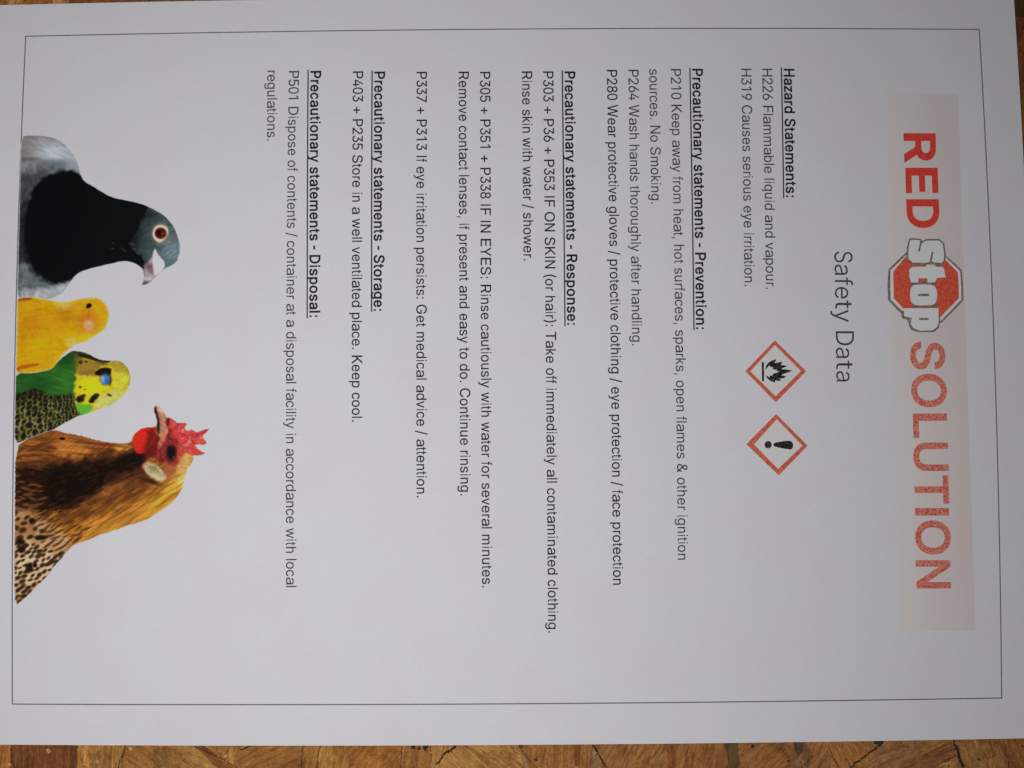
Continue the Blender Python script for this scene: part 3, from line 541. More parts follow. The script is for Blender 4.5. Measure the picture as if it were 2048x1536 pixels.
HEADS = [("Precautionary statements - Disposal:", (621.6, 141.9), (619.4, 634.3), (616.3, 139.7), (614.4, 636.6)),
         ("Precautionary statements - Storage:", (749.3, 143.3), (747.9, 622), (744.2, 141), (743.2, 624)),
         ("Precautionary statements - Response:", (1129.7, 142.8), (1134.8, 649.8), (1124.6, 140.5), (1130, 652.5)),
         ("Precautionary statements - Prevention:", (1384.8, 137.4), (1392.6, 658.3), (1379.7, 135.5), (1388, 660.3)),
         ("Hazard Statements:", (1567.8, 137.4), (1572.5, 394.4), (1562.8, 135), (1567.4, 396.5))]
LINES = [[("regulations.", (534.6, 141.5), (534.2, 281.5)),
          ("P501 Dispose of contents / container at a disposal facility in accordance with local", (577.8, 142.2), (572.4, 1174.4))],
         [("P403 + P235 Store in a well ventilated place. Keep cool.", (706, 142.8), (704, 843.3))],
         [("P337 + P313 If eye irritation persists: Get medical advice / attention.", (833.5, 143.7), (833.5, 994.8))],
         [("P305 + P351 + P338 IF IN EYES: Rinse cautiously with water for several minutes.", (960.2, 143.7), (964.4, 1175)),
          ("Remove contact lenses, if present and easy to do. Continue rinsing.", (917.4, 143.3), (921, 991))],
         [("P303 + P36 + P353 IF ON SKIN (or hair): Take off immediately all contaminated clothing.", (1086.3, 142.8), (1096.4, 1265.5)),
          ("Rinse skin with water / shower.", (1044, 142.8), (1047.3, 521.2))],
         [("P280 Wear protective gloves / protective clothing / eye protection / face protection", (1213.8, 139.8), (1226.3, 1169.7))],
         [("P264 Wash hands thoroughly after handling.", (1256.7, 139.5), (1264.2, 690.8))],
         [("P210 Keep away from heat, hot surfaces, sparks, open flames & other ignition", (1341.4, 138), (1355.8, 1119.6)),
          ("sources. No Smoking.", (1298.3, 138), (1302.4, 407.4))],
         [("H319 Causes serious eye irritation.", (1482.2, 137.4), (1489, 572.1))],
         [("H226 Flammable liquid and vapour.", (1524.3, 137.4), (1531.9, 578))]]
for i, (t, p0, p1, u0, u1) in enumerate(HEADS):
    b = Bag(); em = set_line(b, t, p0, p1, BB, 19.0)
    o = b.build('heading', BLACK, sheet)
    o['label'] = 'bold underlined heading reading "%s"' % t
    b = Bag()
    xx, yy = on_sheet(np.array([u0[0], u1[0]]), np.array([u0[1], u1[1]]))
    b.line((xx[0], yy[0]), (xx[1], yy[1]), 0.00036, OFF*0.8, 40)
    b.build('underline', BLACK, o)
for para in LINES:
    b = Bag()
    for t, p0, p1 in para: em = set_line(b, t, p0, p1, w=6.0 if 700 < para[0][1][0] < 1250 else 4.0)
    o = b.build('paragraph', BLACK if 700 < para[0][1][0] < 1250 else GREY, sheet)
    o['label'] = 'black printed text starting "%s"' % ' '.join(para[-1 if para[0][0] == 'regulations.' else 0][0].split()[:3])
b = Bag()
set_line(b, "Safety Data", (1668.4, 503), (1672.7, 763), CB, -3.0, ys=(1.265, 1.22))
o = b.build('title', GREY, sheet); o['label'] = 'larger thin title reading "Safety Data"'

# ------------------------------------------------------------------ hazard symbols
RED_LINE = ink_mat('red_line_print', ink((150, 58, 46), 172), ink((206, 98, 76), 172), 1900.0, 0.35, 0.65)
FIELD = ink_mat('symbol_field', ink((172, 172, 168), 174), ink((175, 174, 172), 174), 700.0)
SYMBOL = ink_mat('symbol_black', ink((14, 14, 13), 172), ink((62, 62, 58), 172), 1500.0, 0.42, 0.72)

def diamond(o, s, outer, inner, label):
    b = Bag(); b.poly([px_loop(outer, o, s), px_loop(inner, o, s)], OFF*2)
    r = b.build('hazard_symbol', RED_LINE, sheet); r['label'] = label
    b = Bag(); b.poly([px_loop(inner, o, s)], OFF)
    b.build('field', FIELD, r)
    return r

o1 = (1470, 660); s1 = 9.035
d1 = diamond(o1, s1, [(718, 185), (1285, 745), (738, 1308), (185, 745)], [(720, 272), (1190, 742), (730, 1198), (276, 745)], 'red diamond with a black flame over a line')
flame = [(548, 722), (560, 650), (600, 590), (660, 555), (748, 525), (728, 570), (715, 598), (790, 585), (858, 573), (836, 612), (825, 630), (890, 638), (945, 652), (895, 675), (850, 690), (848, 710), (920, 712), (1038, 735), (950, 770), (860, 800), (835, 820), (890, 828), (925, 845), (880, 868), (840, 875), (795, 880), (840, 908), (770, 925), (735, 905), (715, 950), (640, 920), (590, 880), (545, 815), (600, 840), (625, 862), (630, 815), (665, 832), (690, 788), (745, 775), (802, 748), (735, 733), (762, 716), (692, 714), (680, 668), (640, 670), (620, 640), (582, 682)]
b = Bag(); b.poly([px_loop(flame, o1, s1)], OFF*2)
b.poly([px_loop([(483, 580), (522, 580), (526, 925), (487, 925)], o1, s1)], OFF*2)
b.build('flame', SYMBOL, d1)
o2 = (1470, 810)
d2 = diamond(o2, s1, [(742, 162), (1312, 735), (790, 1272), (205, 708)], [(755, 258), (1217, 735), (777, 1158), (342, 710)], 'red diamond with a black exclamation mark')
b = Bag()
th = np.linspace(0, 2*math.pi, 25)[:-1]
b.poly([px_loop(np.stack([598+65*np.cos(th), 718+66*np.sin(th)], -1), o2, s1)], OFF*2)
b.poly([px_loop(smooth([(690, 716), (708, 682), (830, 662), (965, 638), (1030, 665), (1055, 720), (1035, 790), (1000, 808), (850, 782), (706, 752)], 2), o2, s1)], OFF*2)
b.build('exclamation_mark', SYMBOL, d2)

# ------------------------------------------------------------------ logo
PW = 152.0
b = Bag()
cor = np.array([(1771, 186), (1916, 188), (1951, 1261), (1800, 1262)], float)
gx = []
n1, n2 = 8, 48
for j in range(n2+1):
    for i in range(n1+1):
        u, v = i/n1, j/n2
        gx.append(cor[0]*(1-u)*(1-v)+cor[1]*u*(1-v)+cor[2]*u*v+cor[3]*(1-u)*v)
gx = px_loop(gx)
b.tris(gx, [(j*(n1+1)+i, (j+1)*(n1+1)+i, (j+1)*(n1+1)+i+1, j*(n1+1)+i+1) for j in range(n2) for i in range(n1)], OFF*0.5)
PIC = picture_mat()
logo = b.build('logo', PIC, sheet)
lu = (np.arange(len(gx)) % (n1+1))/n1
lv = (np.arange(len(gx))//(n1+1))/n2
k = np.clip(lu*1.15-0.05+0.06*np.sin(lv*17), 0, 1)[:, None]
colour_attr(logo.data, ink(np.array([155, 151, 148.])*(1-k)+np.array([151, 142, 141.])*k, 153))
logo['label'] = 'pinkish logo strip reading "RED Stop SOLUTION" with a red stop sign'

def big_letters(name, items, m, w, label):
    """each letter is set into its own traced box: x0, x1 (baseline to cap line), y0, y1 (along the line)"""
    b = Bag()
    for ch, (bx0, bx1, ya, yb) in items:
        xy, fo = glyph(ch, w)
        a = (xy-xy.min(0))/(xy.max(0)-xy.min(0))
        px = bx0+a[:, 1]*(bx1-bx0)+(a[:, 0]-0.5)*(yb-ya)*0.030
        py = ya+a[:, 0]*(yb-ya)
        x, y = on_sheet(px, py)
        b.tris(np.stack([x, y], -1), fo, OFF*2)
    o = b.build(name, m, logo); o['label'] = label

RED1 = ink_mat('deep_red_print', ink((152, 38, 34), PW), ink((190, 56, 44), PW), 1300.0)
RED2 = ink_mat('worn_red_print', ink((136, 46, 44), PW), ink((214, 108, 90), PW), 2000.0, 0.37, 0.62)
big_letters('red_word', [('R', (1807.5, 1872, 266.5, 326)), ('E', (1811, 1876, 335.5, 386.5)), ('D', (1813, 1878.5, 398.5, 456))], RED1, 24.0, 'bold deep red letters "RED"')
big_letters('solution_word', [('S', (1820, 1890.6, 683, 739)), ('O', (1822, 1893.8, 747.5, 814.7)), ('L', (1826, 1894.5, 827, 876)), ('U', (1826, 1896.5, 885, 942)),
            ('T', (1829, 1897.5, 951, 1007.5)), ('I', (1830, 1898, 1016, 1031)), ('O', (1830, 1901.6, 1040.7, 1109)), ('N', (1832, 1901, 1120.5, 1177))], RED2, 18.0, 'bold faded red letters "SOLUTION"')

oS = (1750, 460); sS = 6.678
LINE_D = ink_mat('dark_outline_print', ink((62, 56, 52), PW), ink((112, 100, 92), PW), 1800.0)
LINE_W = ink_mat('white_print', ink((160, 157, 155), PW), ink((165, 163, 162), PW), 500.0)
RED3 = ink_mat('sign_red_print', ink((146, 46, 40), PW), ink((200, 74, 50), PW), 1600.0)
def lay(name, loops, m, k, parent, sm=0):
    b = Bag()
    for lp in loops:
        b.poly([px_loop(smooth(lp, sm) if sm else lp, oS, sS)], OFF*k)
    return b.build(name, m, parent)
sign = lay('stop_sign', [[(440, 278), (300, 405), (178, 528), (166, 730), (172, 932), (290, 1060), (400, 1165), (450, 1242), (885, 1242), (1040, 1090), (1180, 938), (1175, 730), (1158, 538), (1060, 440), (945, 342), (900, 290)]], LINE_D, 1.5, logo)
sign['label'] = 'red octagon stop sign with white lettering "Stop"'
lay('sign_border', [[(430, 322), (205, 538), (203, 740), (208, 930), (390, 1108), (470, 1220), (868, 1224), (1152, 930), (1150, 740), (1137, 550), (945, 365), (900, 330)]], LINE_W, 2, sign)
lay('sign_face', [[(412, 352), (243, 552), (245, 740), (250, 915), (360, 1030), (430, 1100), (850, 1188), (1118, 912), (1116, 740), (1106, 568), (950, 408), (900, 385)]], RED3, 2.5, sign)
let_d = [[(418, 380), (420, 250), (448, 130), (480, 106), (615, 122), (632, 150), (690, 118), (860, 120), (925, 175), (948, 350), (925, 450), (900, 475), (800, 490), (690, 470), (500, 470), (440, 420)],
         [(468, 700), (480, 735), (815, 735), (835, 690), (820, 680)],
         [(480, 990), (500, 1032), (835, 1032), (840, 985)],
         [(355, 1080), (350, 1155), (378, 1192), (470, 1190), (445, 1260), (480, 1335), (585, 1366), (785, 1364), (850, 1312), (872, 1200), (860, 1150), (600, 1060)]]
lay('letter_outline', let_d, LINE_D, 3, sign)
S_ = [(446, 385), (446, 250), (466, 142), (490, 130), (606, 140), (592, 170), (600, 200), (650, 160), (692, 142), (850, 142), (902, 186), (922, 330), (912, 415), (885, 442), (770, 430), (755, 400), (735, 420), (690, 440), (500, 435)]
t_ = [(455, 530), (500, 494), (672, 490), (690, 462), (795, 465), (805, 490), (905, 496), (925, 540), (942, 632), (825, 642), (800, 700), (700, 704), (700, 645), (580, 645), (575, 704), (480, 700), (460, 640)]
p_ = [(388, 1045), (845, 1045), (848, 1180), (850, 1230), (825, 1300), (765, 1342), (600, 1345), (510, 1310), (474, 1250), (490, 1175), (385, 1150)]
o_ = [(466, 860), (475, 780), (500, 742), (560, 728), (740, 728), (800, 752), (826, 820), (830, 910), (800, 985), (740, 1008), (560, 1008), (500, 985), (470, 930)]
let = lay('sign_letters', [S_, t_, p_], LINE_W, 3.5, sign)
let['label'] = 'white rounded letters "Stop" with dark outline'
lay('sign_letters', [o_], LINE_W, 3.5, sign, 1)
lay('letter_slit', [[(590, 205), (612, 150), (622, 175), (608, 235), (596, 290), (572, 295)], [(755, 285), (778, 300), (768, 360), (748, 440), (722, 440), (742, 360)],
                    [(568, 855), (640, 850), (722, 852), (718, 884), (640, 886), (572, 884)], [(583, 1176), (650, 1174), (716, 1180), (712, 1202), (650, 1204), (585, 1200)]], LINE_D, 4, sign)

# ------------------------------------------------------------------ the four printed bird pictures
def vnoise(x, y, seed):
    rng = np.random.RandomState(seed)
    T = rng.rand(256, 256)
    xi = np.floor(x).astype(int); yi = np.floor(y).astype(int)
    fx = x-xi; fy = y-yi
    fx = fx*fx*(3-2*fx); fy = fy*fy*(3-2*fy)
    g = lambda i, j: T[i % 256, j % 256]
    return (g(xi, yi)*(1-fx)+g(xi+1, yi)*fx)*(1-fy)+(g(xi, yi+1)*(1-fx)+g(xi+1, yi+1)*fx)*fy

def fbm(x, y, seed, n=3):
    s = 0; a = 0.5; t = 0
    for k in range(n):
        s = s+a*vnoise(x*2**k, y*2**k, seed+k); t += a; a *= 0.55
    return s/t

def sdf(pts, x, y):
    """signed distance to a closed outline, positive inside"""
    p = np.array(pts, float); n = len(p)
    d = np.full(x.shape, 1e18); inside = np.zeros(x.shape, bool)
    for i in range(n):
        ax, ay = p[i]; bx, by = p[(i+1) % n]
        ex, ey = bx-ax, by-ay
        wx, wy = x-ax, y-ay
        h = np.clip((wx*ex+wy*ey)/(ex*ex+ey*ey+1e-9), 0, 1)
        d = np.minimum(d, (wx-ex*h)**2+(wy-ey*h)**2)
        c = ((ay <= y) & (by > y)) | ((by <= y) & (ay > y))
        with np.errstate(divide='ignore', invalid='ignore'):
            xc = ax+(y-ay)/(by-ay if by != ay else 1e-9)*ex
        inside ^= c & (x < xc)
    d = np.sqrt(d)
    return np.where(inside, d, -d)

def sstep(a, b, t):
    t = np.clip((t-a)/(b-a), 0, 1)
    return t*t*(3-2*t)

class Pic:
    """a printed picture: a fine flat mesh with one printed colour per dot"""
    def __init__(s, outline, o, sc, sm=1, soft=4.0, rough=0.0, seed=1, ang=0.0):
        s.o, s.sc = o, sc
        out = smooth(outline, sm)
        st = sc*0.95
        x0, y0 = out.min(0)-2*st; x1, y1 = out.max(0)+2*st
        s.gx = np.arange(x0, x1, st); s.gy = np.arange(y0, y1, st)
        X, Y = np.meshgrid(s.gx, s.gy)
        s.shape = X.shape
        s.x = X.ravel(); s.y = Y.ravel()
        d = sdf(out, s.x, s.y)
        if rough:
            r = s.rot(ang)
            d = d+rough*(fbm(r[0]/55, r[1]/9, seed, 2)-0.5)*2
        s.d = d
        s.c = np.zeros((len(s.x), 3))
        s.soft = soft
    def rot(s, deg):
        a = math.radians(deg); c, q = math.cos(a), math.sin(a)
        return s.x*c+s.y*q, -s.x*q+s.y*c
    def mix(s, m, rgb):
        m = np.clip(m, 0, 1)[:, None]
        s.c = s.c*(1-m)+np.asarray(rgb, float)*m
    def poly(s, pts, rgb, soft=6.0, k=1.0, sm=1, wob=0.0, wl=20.0, seed=5):
        d = sdf(smooth(pts, sm) if sm else pts, s.x, s.y)
        if wob: d = d+wob*(fbm(s.x/wl, s.y/wl, seed, 3)-0.5)*2
        s.mix(k*sstep(-soft, soft, d), rgb)
    def blob(s, cx, cy, rx, ry, rgb, soft=0.3, k=1.0, ang=0.0):
        a = math.radians(ang); dx = s.x-cx; dy = s.y-cy
        u = (dx*math.cos(a)+dy*math.sin(a))/rx; v = (-dx*math.sin(a)+dy*math.cos(a))/ry
        s.mix(k*(1-sstep(1-soft, 1+soft, np.sqrt(u*u+v*v))), rgb)
    def grain(s, ang, l, w, amt, seed, m=None, n=3):
        r = s.rot(ang)
        g = 1+amt*(fbm(r[0]/l, r[1]/w, seed, n)-0.5)*2
        if m is not None: g = 1+(g-1)*np.clip(m, 0, 1)
        s.c = np.clip(s.c*g[:, None], 2, 250)
    def build(s, name, label, off=1.0, paper=189.0, bg=(189, 188, 191)):
        s.mix(1-sstep(-s.soft*0.4, s.soft, s.d), bg)
        keep = (s.d > -s.soft*0.5).reshape(s.shape)
        q = keep[:-1, :-1] & keep[1:, :-1] & keep[:-1, 1:] & keep[1:, 1:]
        idx = np.arange(len(s.x)).reshape(s.shape)
        a, b_, c_, d_ = idx[:-1, :-1][q], idx[1:, :-1][q], idx[1:, 1:][q], idx[:-1, 1:][q]
        F = np.stack([a, b_, c_, d_], -1)
        used = np.unique(F); mp = np.full(len(s.x), -1); mp[used] = np.arange(len(used))
        F = mp[F]
        x, y = on_sheet(s.o[0]+s.x[used]/s.sc, s.o[1]+s.y[used]/s.sc)
        z = sheet_z(x, y)+OFF*off
        me = bpy.data.meshes.new(name)
        V = np.stack([x, y, z], -1)
        me.from_pydata(V.tolist(), [], F.tolist())
        me.materials.append(PIC); me.update()
        colour_attr(me, ink(s.c[used], paper))
        ob = bpy.data.objects.new(name, me); COL.objects.link(ob); ob.parent = sheet
        ob['label'] = label
        return ob

# pigeon ---------------------------------------------------------------
P = Pic([(161, 122), (230, 117), (320, 119), (400, 131), (470, 164), (530, 219), (570, 274), (600, 344), (618, 404), (632, 448), (662, 480), (710, 504), (770, 544), (850, 589), (940, 611), (1040, 631), (1120, 654), (1200, 694), (1265, 734), (1302, 774), (1337, 820), (1362, 880), (1379, 940), (1384, 990), (1374, 1050), (1356, 1095), (1310, 1124), (1268, 1138), (1240, 1167), (1200, 1202), (1160, 1245), (1122, 1266), (1088, 1272), (1097, 1237), (1104, 1190), (1097, 1150), (1070, 1122), (1030, 1101), (985, 1086), (930, 1086), (870, 1101), (790, 1119), (700, 1141), (620, 1166), (572, 1202), (546, 1240), (511, 1290), (480, 1330), (420, 1364), (370, 1378), (300, 1378), (200, 1376), (132, 1372), (136, 1200), (142, 1000), (150, 700), (156, 400)],
        (0, 240), 3.84, soft=7, rough=2.0, seed=3)
x, y = P.x, P.y
P.c[:] = (112, 116, 121)
P.poly([(120, 100), (480, 100), (640, 420), (560, 340), (430, 310), (300, 310), (120, 300)], (156, 159, 163), 30)
P.mix(0.9*(1-sstep(180, 400, x+0.35*(y-200)))*(1-sstep(270, 320, y)), (126, 120, 115))
P.mix(0.8*(1-sstep(0, 45, np.abs(sdf([(160, 110), (320, 110), (470, 160), (600, 345), (560, 200), (400, 60)], x, y)))), (118, 116, 116))
P.blob(450, 255, 120, 60, (180, 186, 195), 0.95)
P.blob(545, 290, 60, 90, (172, 178, 186), 0.95, 0.8)
P.grain(20, 60, 16, 0.16, 11, 1-sstep(300, 340, y))
P.blob(215, 302, 90, 16, (92, 93, 97), 0.8)
P.blob(480, 345, 150, 36, (98, 108, 116), 0.9)
P.blob(560, 330, 60, 60, (158, 164, 172), 0.9, 0.7)
P.blob(260, 380, 130, 60, (118, 121, 125), 0.9)
P.poly([(100, 400), (240, 400), (330, 360), (420, 370), (300, 480), (250, 600), (210, 900), (260, 1150), (300, 1230), (100, 1230)], (66, 67, 71), 45, wob=30, wl=45)
P.poly([(100, 640), (220, 620), (220, 1000), (240, 1120), (100, 1090)], (42, 43, 47), 40, wob=25, wl=40)
P.poly([(100, 1110), (240, 1090), (300, 1200), (480, 1250), (560, 1210), (520, 1300), (400, 1400), (100, 1400)], (92, 101, 104), 25, wob=16, wl=50)
P.poly([(100, 1310), (300, 1300), (440, 1270), (560, 1220), (500, 1330), (400, 1390), (100, 1390)], (158, 161, 165), 28, wob=14, wl=40)
P.mix(0.55*(1-sstep(1330, 1385, y+10*fbm(x/30, y/30, 4)))*sstep(1290, 1320, y)*(1-sstep(130, 330, x)), (104, 112, 108))
P.grain(85, 40, 18, 0.28, 21, (1-sstep(230, 330, x))*sstep(280, 330, y))
P.grain(20, 40, 14, 0.16, 23, sstep(1180, 1230, y))
neck = [(262, 520), (330, 450), (400, 410), (480, 393), (570, 392), (610, 406), (635, 445), (660, 470), (770, 535), (940, 600), (1060, 628), (1130, 655), (1128, 690), (1095, 740), (1072, 800), (1056, 860), (1015, 915), (995, 965), (1035, 1015), (1085, 1045), (1116, 1080), (1106, 1150), (1060, 1125), (985, 1092), (870, 1108), (700, 1150), (620, 1172), (570, 1208), (530, 1238), (460, 1254), (380, 1238), (300, 1198), (240, 1110), (206, 1000), (190, 850), (210, 680)]
head = [(1140, 640), (1210, 690), (1280, 730), (1360, 850), (1395, 990), (1370, 1070), (1290, 1150), (1200, 1110), (1120, 1090), (1060, 1020), (1000, 960), (1060, 860), (1090, 740)]
P.poly([(930, 560), (1450, 640), (1450, 1200), (1080, 1120), (980, 1000)], (54, 69, 69), 10)
P.blob(1325, 1010, 125, 125, (102, 122, 129), 0.95)
P.blob(1290, 810, 90, 60, (78, 92, 94), 0.9, 0.7)
P.blob(1150, 720, 90, 60, (38, 47, 47), 0.9, 0.9)
P.blob(1150, 930, 80, 90, (52, 66, 66), 0.9, 0.8)
P.mix(0.6*(1-sstep(0, 40, np.abs(P.d)))*sstep(1120, 1180, x)*(1-sstep(760, 860, y)), (70, 84, 88))
P.grain(-30, 30, 9, 0.24, 31, sstep(1000, 1080, x)*(1-sstep(1100, 1150, y)))
P.mix(0.92*(1-sstep(1010, 1165, x+0.12*(y-820)+50*(fbm(x/45, y/45, 19)-0.5)))*sstep(900, 960, x)*(y > 560)*(y < 1060), (16, 20, 20))
P.poly([(240, 540), (320, 450), (470, 385), (600, 400), (640, 700), (600, 1200), (460, 1262), (300, 1215), (200, 1090), (165, 900), (190, 680)], (12, 13, 15), 34, k=0.8, sm=2, wob=34, wl=40, seed=7)
P.poly(neck, (7, 8, 9), 14, sm=2, wob=16, wl=38, seed=9)
P.mix(0.22*fbm(x/60, y/60, 14)*(sdf(neck, x, y) > 30)*sstep(620, 800, x), (16, 30, 20))
for cx, cy, r in [(865, 988, 9), (1015, 955, 16), (1062, 1022, 14), (955, 1000, 8), (1035, 990, 12), (1080, 1000, 16), (870, 945, 6), (185, 687, 7), (940, 985, 6)]:
    P.blob(cx, cy, r*1.4, r*0.7, (72, 82, 80), 0.8, 0.5, 20)
P.blob(1232, 872, 66, 78, (150, 124, 104), 0.35, 0.8)
P.poly([(1175, 850), (1195, 815), (1235, 805), (1280, 818), (1296, 855), (1275, 905), (1230, 944), (1195, 925), (1172, 890)], (232, 204, 178), 8)
P.blob(1234, 870, 46, 44, (74, 24, 14), 0.25)
P.blob(1222, 866, 25, 24, (38, 9, 6), 0.4)
P.blob(1250, 872, 12, 9, (140, 70, 50), 0.7, 0.7)
P.poly([(1180, 990), (1170, 1050), (1140, 1090), (1112, 1110), (1116, 1160), (1106, 1210), (1090, 1274), (1130, 1268), (1180, 1225), (1215, 1190), (1190, 1060)], (158, 148, 149), 9)
P.blob(1150, 1125, 40, 26, (108, 84, 88), 0.9)
P.blob(1165, 1160, 24, 20, (120, 96, 98), 0.9)
P.blob(1112, 1258, 46, 20, (76, 72, 71), 0.9, 0.95, -30)
P.blob(1140, 1218, 30, 18, (182, 177, 176), 0.9)
P.grain(60, 20, 10, 0.2, 41, (sdf([(1180, 1000), (1110, 1080), (1080, 1280), (1200, 1260)], x, y) > 0)*1.0)
P.poly([(1190, 982), (1178, 1020), (1172, 1080), (1176, 1130), (1188, 1198), (1225, 1176), (1266, 1132), (1264, 1090), (1236, 1060), (1208, 1025)], (216, 213, 213), 9)
P.build('pigeon_picture', 'grey pigeon head with black neck and pale beak, printed picture', 1.0)

# hen ------------------------------------------------------------------
P = Pic([(106, 395), (200, 335), (290, 300), (330, 282), (400, 282), (450, 298), (560, 315), (640, 340), (720, 360), (790, 368), (870, 372), (915, 362), (927, 325), (955, 286), (1005, 260), (1085, 260), (1098, 235), (1085, 180), (1070, 130), (1085, 103), (1120, 125), (1150, 160), (1165, 193), (1180, 188), (1210, 203), (1235, 228), (1290, 230), (1308, 236), (1290, 262), (1300, 285), (1350, 273), (1370, 298), (1430, 275), (1470, 264), (1440, 300), (1415, 320), (1430, 350), (1447, 375), (1420, 384), (1370, 381), (1362, 388), (1390, 420), (1444, 446), (1390, 457), (1346, 457), (1352, 482), (1332, 522), (1302, 562), (1287, 622), (1272, 692), (1236, 752), (1182, 802), (1122, 847), (1052, 892), (982, 922), (882, 952), (782, 987), (702, 1012), (602, 1052), (532, 1077), (492, 1102), (452, 1152), (412, 1197), (372, 1242), (342, 1287), (292, 1342), (237, 1392), (212, 1422), (167, 1462), (104, 1510), (100, 1300), (103, 800)],
        (0, 780), 3.491, sm=1, soft=6, rough=5.0, seed=13, ang=-28)
x, y = P.x, P.y
P.c[:] = (146, 92, 36)
P.poly([(90, 270), (400, 260), (700, 340), (930, 360), (960, 440), (800, 450), (500, 480), (300, 520), (90, 520)], (124, 70, 28), 24)
P.poly([(380, 330), (560, 350), (640, 420), (600, 470), (460, 470), (380, 420)], (160, 98, 40), 40)
P.poly([(780, 380), (930, 380), (930, 430), (800, 430)], (176, 118, 48), 24)
P.poly([(690, 350), (790, 362), (760, 420), (690, 400)], (120, 52, 26), 26)
P.poly([(640, 780), (900, 700), (1060, 640), (1300, 600), (1290, 700), (1100, 880), (700, 1030), (480, 1110), (300, 1080), (260, 960)], (158, 100, 34), 60)
P.mix(0.8*(1-sstep(10, 130, P.d+40*(fbm(x/50, y/50, 47)-0.5)))*sstep(560, 760, y)*sstep(380, 600, x), (186, 128, 44))
P.poly([(1230, 560), (1320, 500), (1300, 640), (1200, 780), (1050, 880), (1000, 850), (1150, 720)], (200, 142, 46), 50)
P.poly([(1250, 480), (1350, 450), (1310, 560), (1280, 680), (1230, 650), (1250, 560)], (214, 168, 82), 34)
P.grain(-33, 120, 10, 0.42, 51, sstep(560, 700, x+0.6*y-300))
P.grain(-36, 60, 6, 0.24, 53)
P.grain(6, 120, 16, 0.40, 55, 1-sstep(480, 540, y))
dark = [(90, 505), (200, 540), (310, 515), (450, 500), (600, 480), (800, 448), (905, 436), (985, 462), (1012, 520), (1012, 560), (1046, 630), (1000, 690), (950, 640), (900, 640), (800, 680), (700, 700), (640, 770), (560, 830), (440, 880), (300, 890), (200, 830), (90, 820)]
P.poly(dark, (58, 29, 12), 55, sm=2, wob=60, wl=60, seed=61)
P.poly([(330, 560), (480, 520), (640, 540), (760, 520), (900, 450), (990, 470), (960, 540), (760, 600), (660, 690), (560, 770), (400, 800), (300, 780), (260, 680)], (20, 10, 5), 55, sm=2, wob=60, wl=50, seed=63)
P.poly([(90, 560), (330, 540), (640, 500), (900, 470), (1000, 560), (960, 640), (740, 700), (600, 800), (430, 860), (280, 850), (90, 780)], (40, 20, 9), 70, k=0.7, sm=2, wob=80, wl=40, seed=67)
P.grain(-18, 60, 9, 0.6, 68, sdf(dark, x, y)/40)
P.blob(950, 470, 70, 48, (20, 10, 6), 0.8, 0.95)
P.blob(960, 690, 90, 44, (92, 44, 20), 0.9, 0.8, -40)
P.mix(0.55*sstep(0.58, 0.7, fbm((x*0.88-y*0.47)/70, (x*0.47+y*0.88)/8, 79, 3))*sstep(0, 50, P.d)*sstep(480, 620, y-0.1*x)*(1-sstep(1180, 1260, x))*sstep(690, 860, y+0.33*(x-300)), (198, 142, 60))
P.blob(860, 600, 140, 40, (84, 42, 20), 0.95, 0.7, -25)
P.poly([(560, 800), (760, 700), (900, 650), (1040, 650), (960, 740), (760, 850), (560, 930), (420, 950), (420, 890)], (96, 52, 20), 50, k=0.75, wob=50, wl=50)
P.grain(-30, 90, 9, 0.45, 66, sdf([(420, 890), (760, 690), (1040, 640), (960, 760), (560, 950)], x, y)/40)
P.blob(780, 690, 150, 16, (150, 92, 44), 0.9, 0.55, -26)
P.blob(560, 560, 60, 40, (92, 50, 22), 0.9, 0.6)
P.grain(-26, 110, 12, 0.5, 65, sdf(dark, x, y)/60)
core = [(290, 560), (420, 525), (560, 520), (700, 530), (860, 460), (985, 455), (1000, 520), (900, 570), (760, 610), (690, 680), (620, 740), (500, 790), (380, 800), (300, 740), (330, 660)]
P.poly(core, (17, 9, 5), 34, k=0.93, sm=2, wob=46, wl=46, seed=81)
for bx_ in range(7):
    for by_ in range(6):
        P.blob(122+bx_*34+9*math.sin(by_*2.1), 560+by_*50+14*math.sin(bx_*1.7+by_), 25, 15, (26, 14, 8), 0.6, 0.75, 10*math.sin(bx_+by_*3))
P.mix(0.5*sstep(0.56, 0.68, fbm((x*0.9-y*0.44)/60, (x*0.44+y*0.9)/12, 83, 3))*sstep(0, 40, sdf(core, x, y)), (58, 30, 14))
# spangled feathers low on the neck
P.poly([(90, 830), (260, 890), (420, 1010), (520, 1070), (420, 1200), (90, 1520)], (176, 138, 96), 40, sm=1, wob=40, wl=60, seed=71)
P.poly([(90, 1040), (240, 1080), (330, 1130), (440, 1180), (300, 1340), (90, 1520)], (204, 172, 130), 40, sm=1, wob=40, wl=50, seed=73)
P.poly([(90, 880), (230, 900), (260, 1000), (160, 1030), (90, 1030)], (150, 104, 62), 30, wob=30)
rng = np.random.RandomState(5)
def spots(P, region, n, rx, ry, rgb, ang, seed, mind, k=0.95):
    rng = np.random.RandomState(seed)
    r = np.array(region, float); x0, y0 = r.min(0); x1, y1 = r.max(0)
    pts = []
    for _ in range(n*40):
        p = rng.uniform((x0, y0), (x1, y1))
        if sdf(region, p[:1], p[1:])[0] < 0: continue
        if all((p[0]-q[0])**2/1.5+(p[1]-q[1])**2 > mind**2 for q in pts): pts.append(p)
        if len(pts) >= n: break
    for p in pts:
        f = rng.uniform(0.65, 1.25)
        P.blob(p[0], p[1], rx*f, ry*f*rng.uniform(0.8, 1.2), rgb, 0.5, k, ang+rng.uniform(-18, 18))
spots(P, [(100, 850), (250, 880), (300, 980), (250, 1080), (100, 1100)], 22, 24, 15, (52, 28, 14), -18, 3, 44)
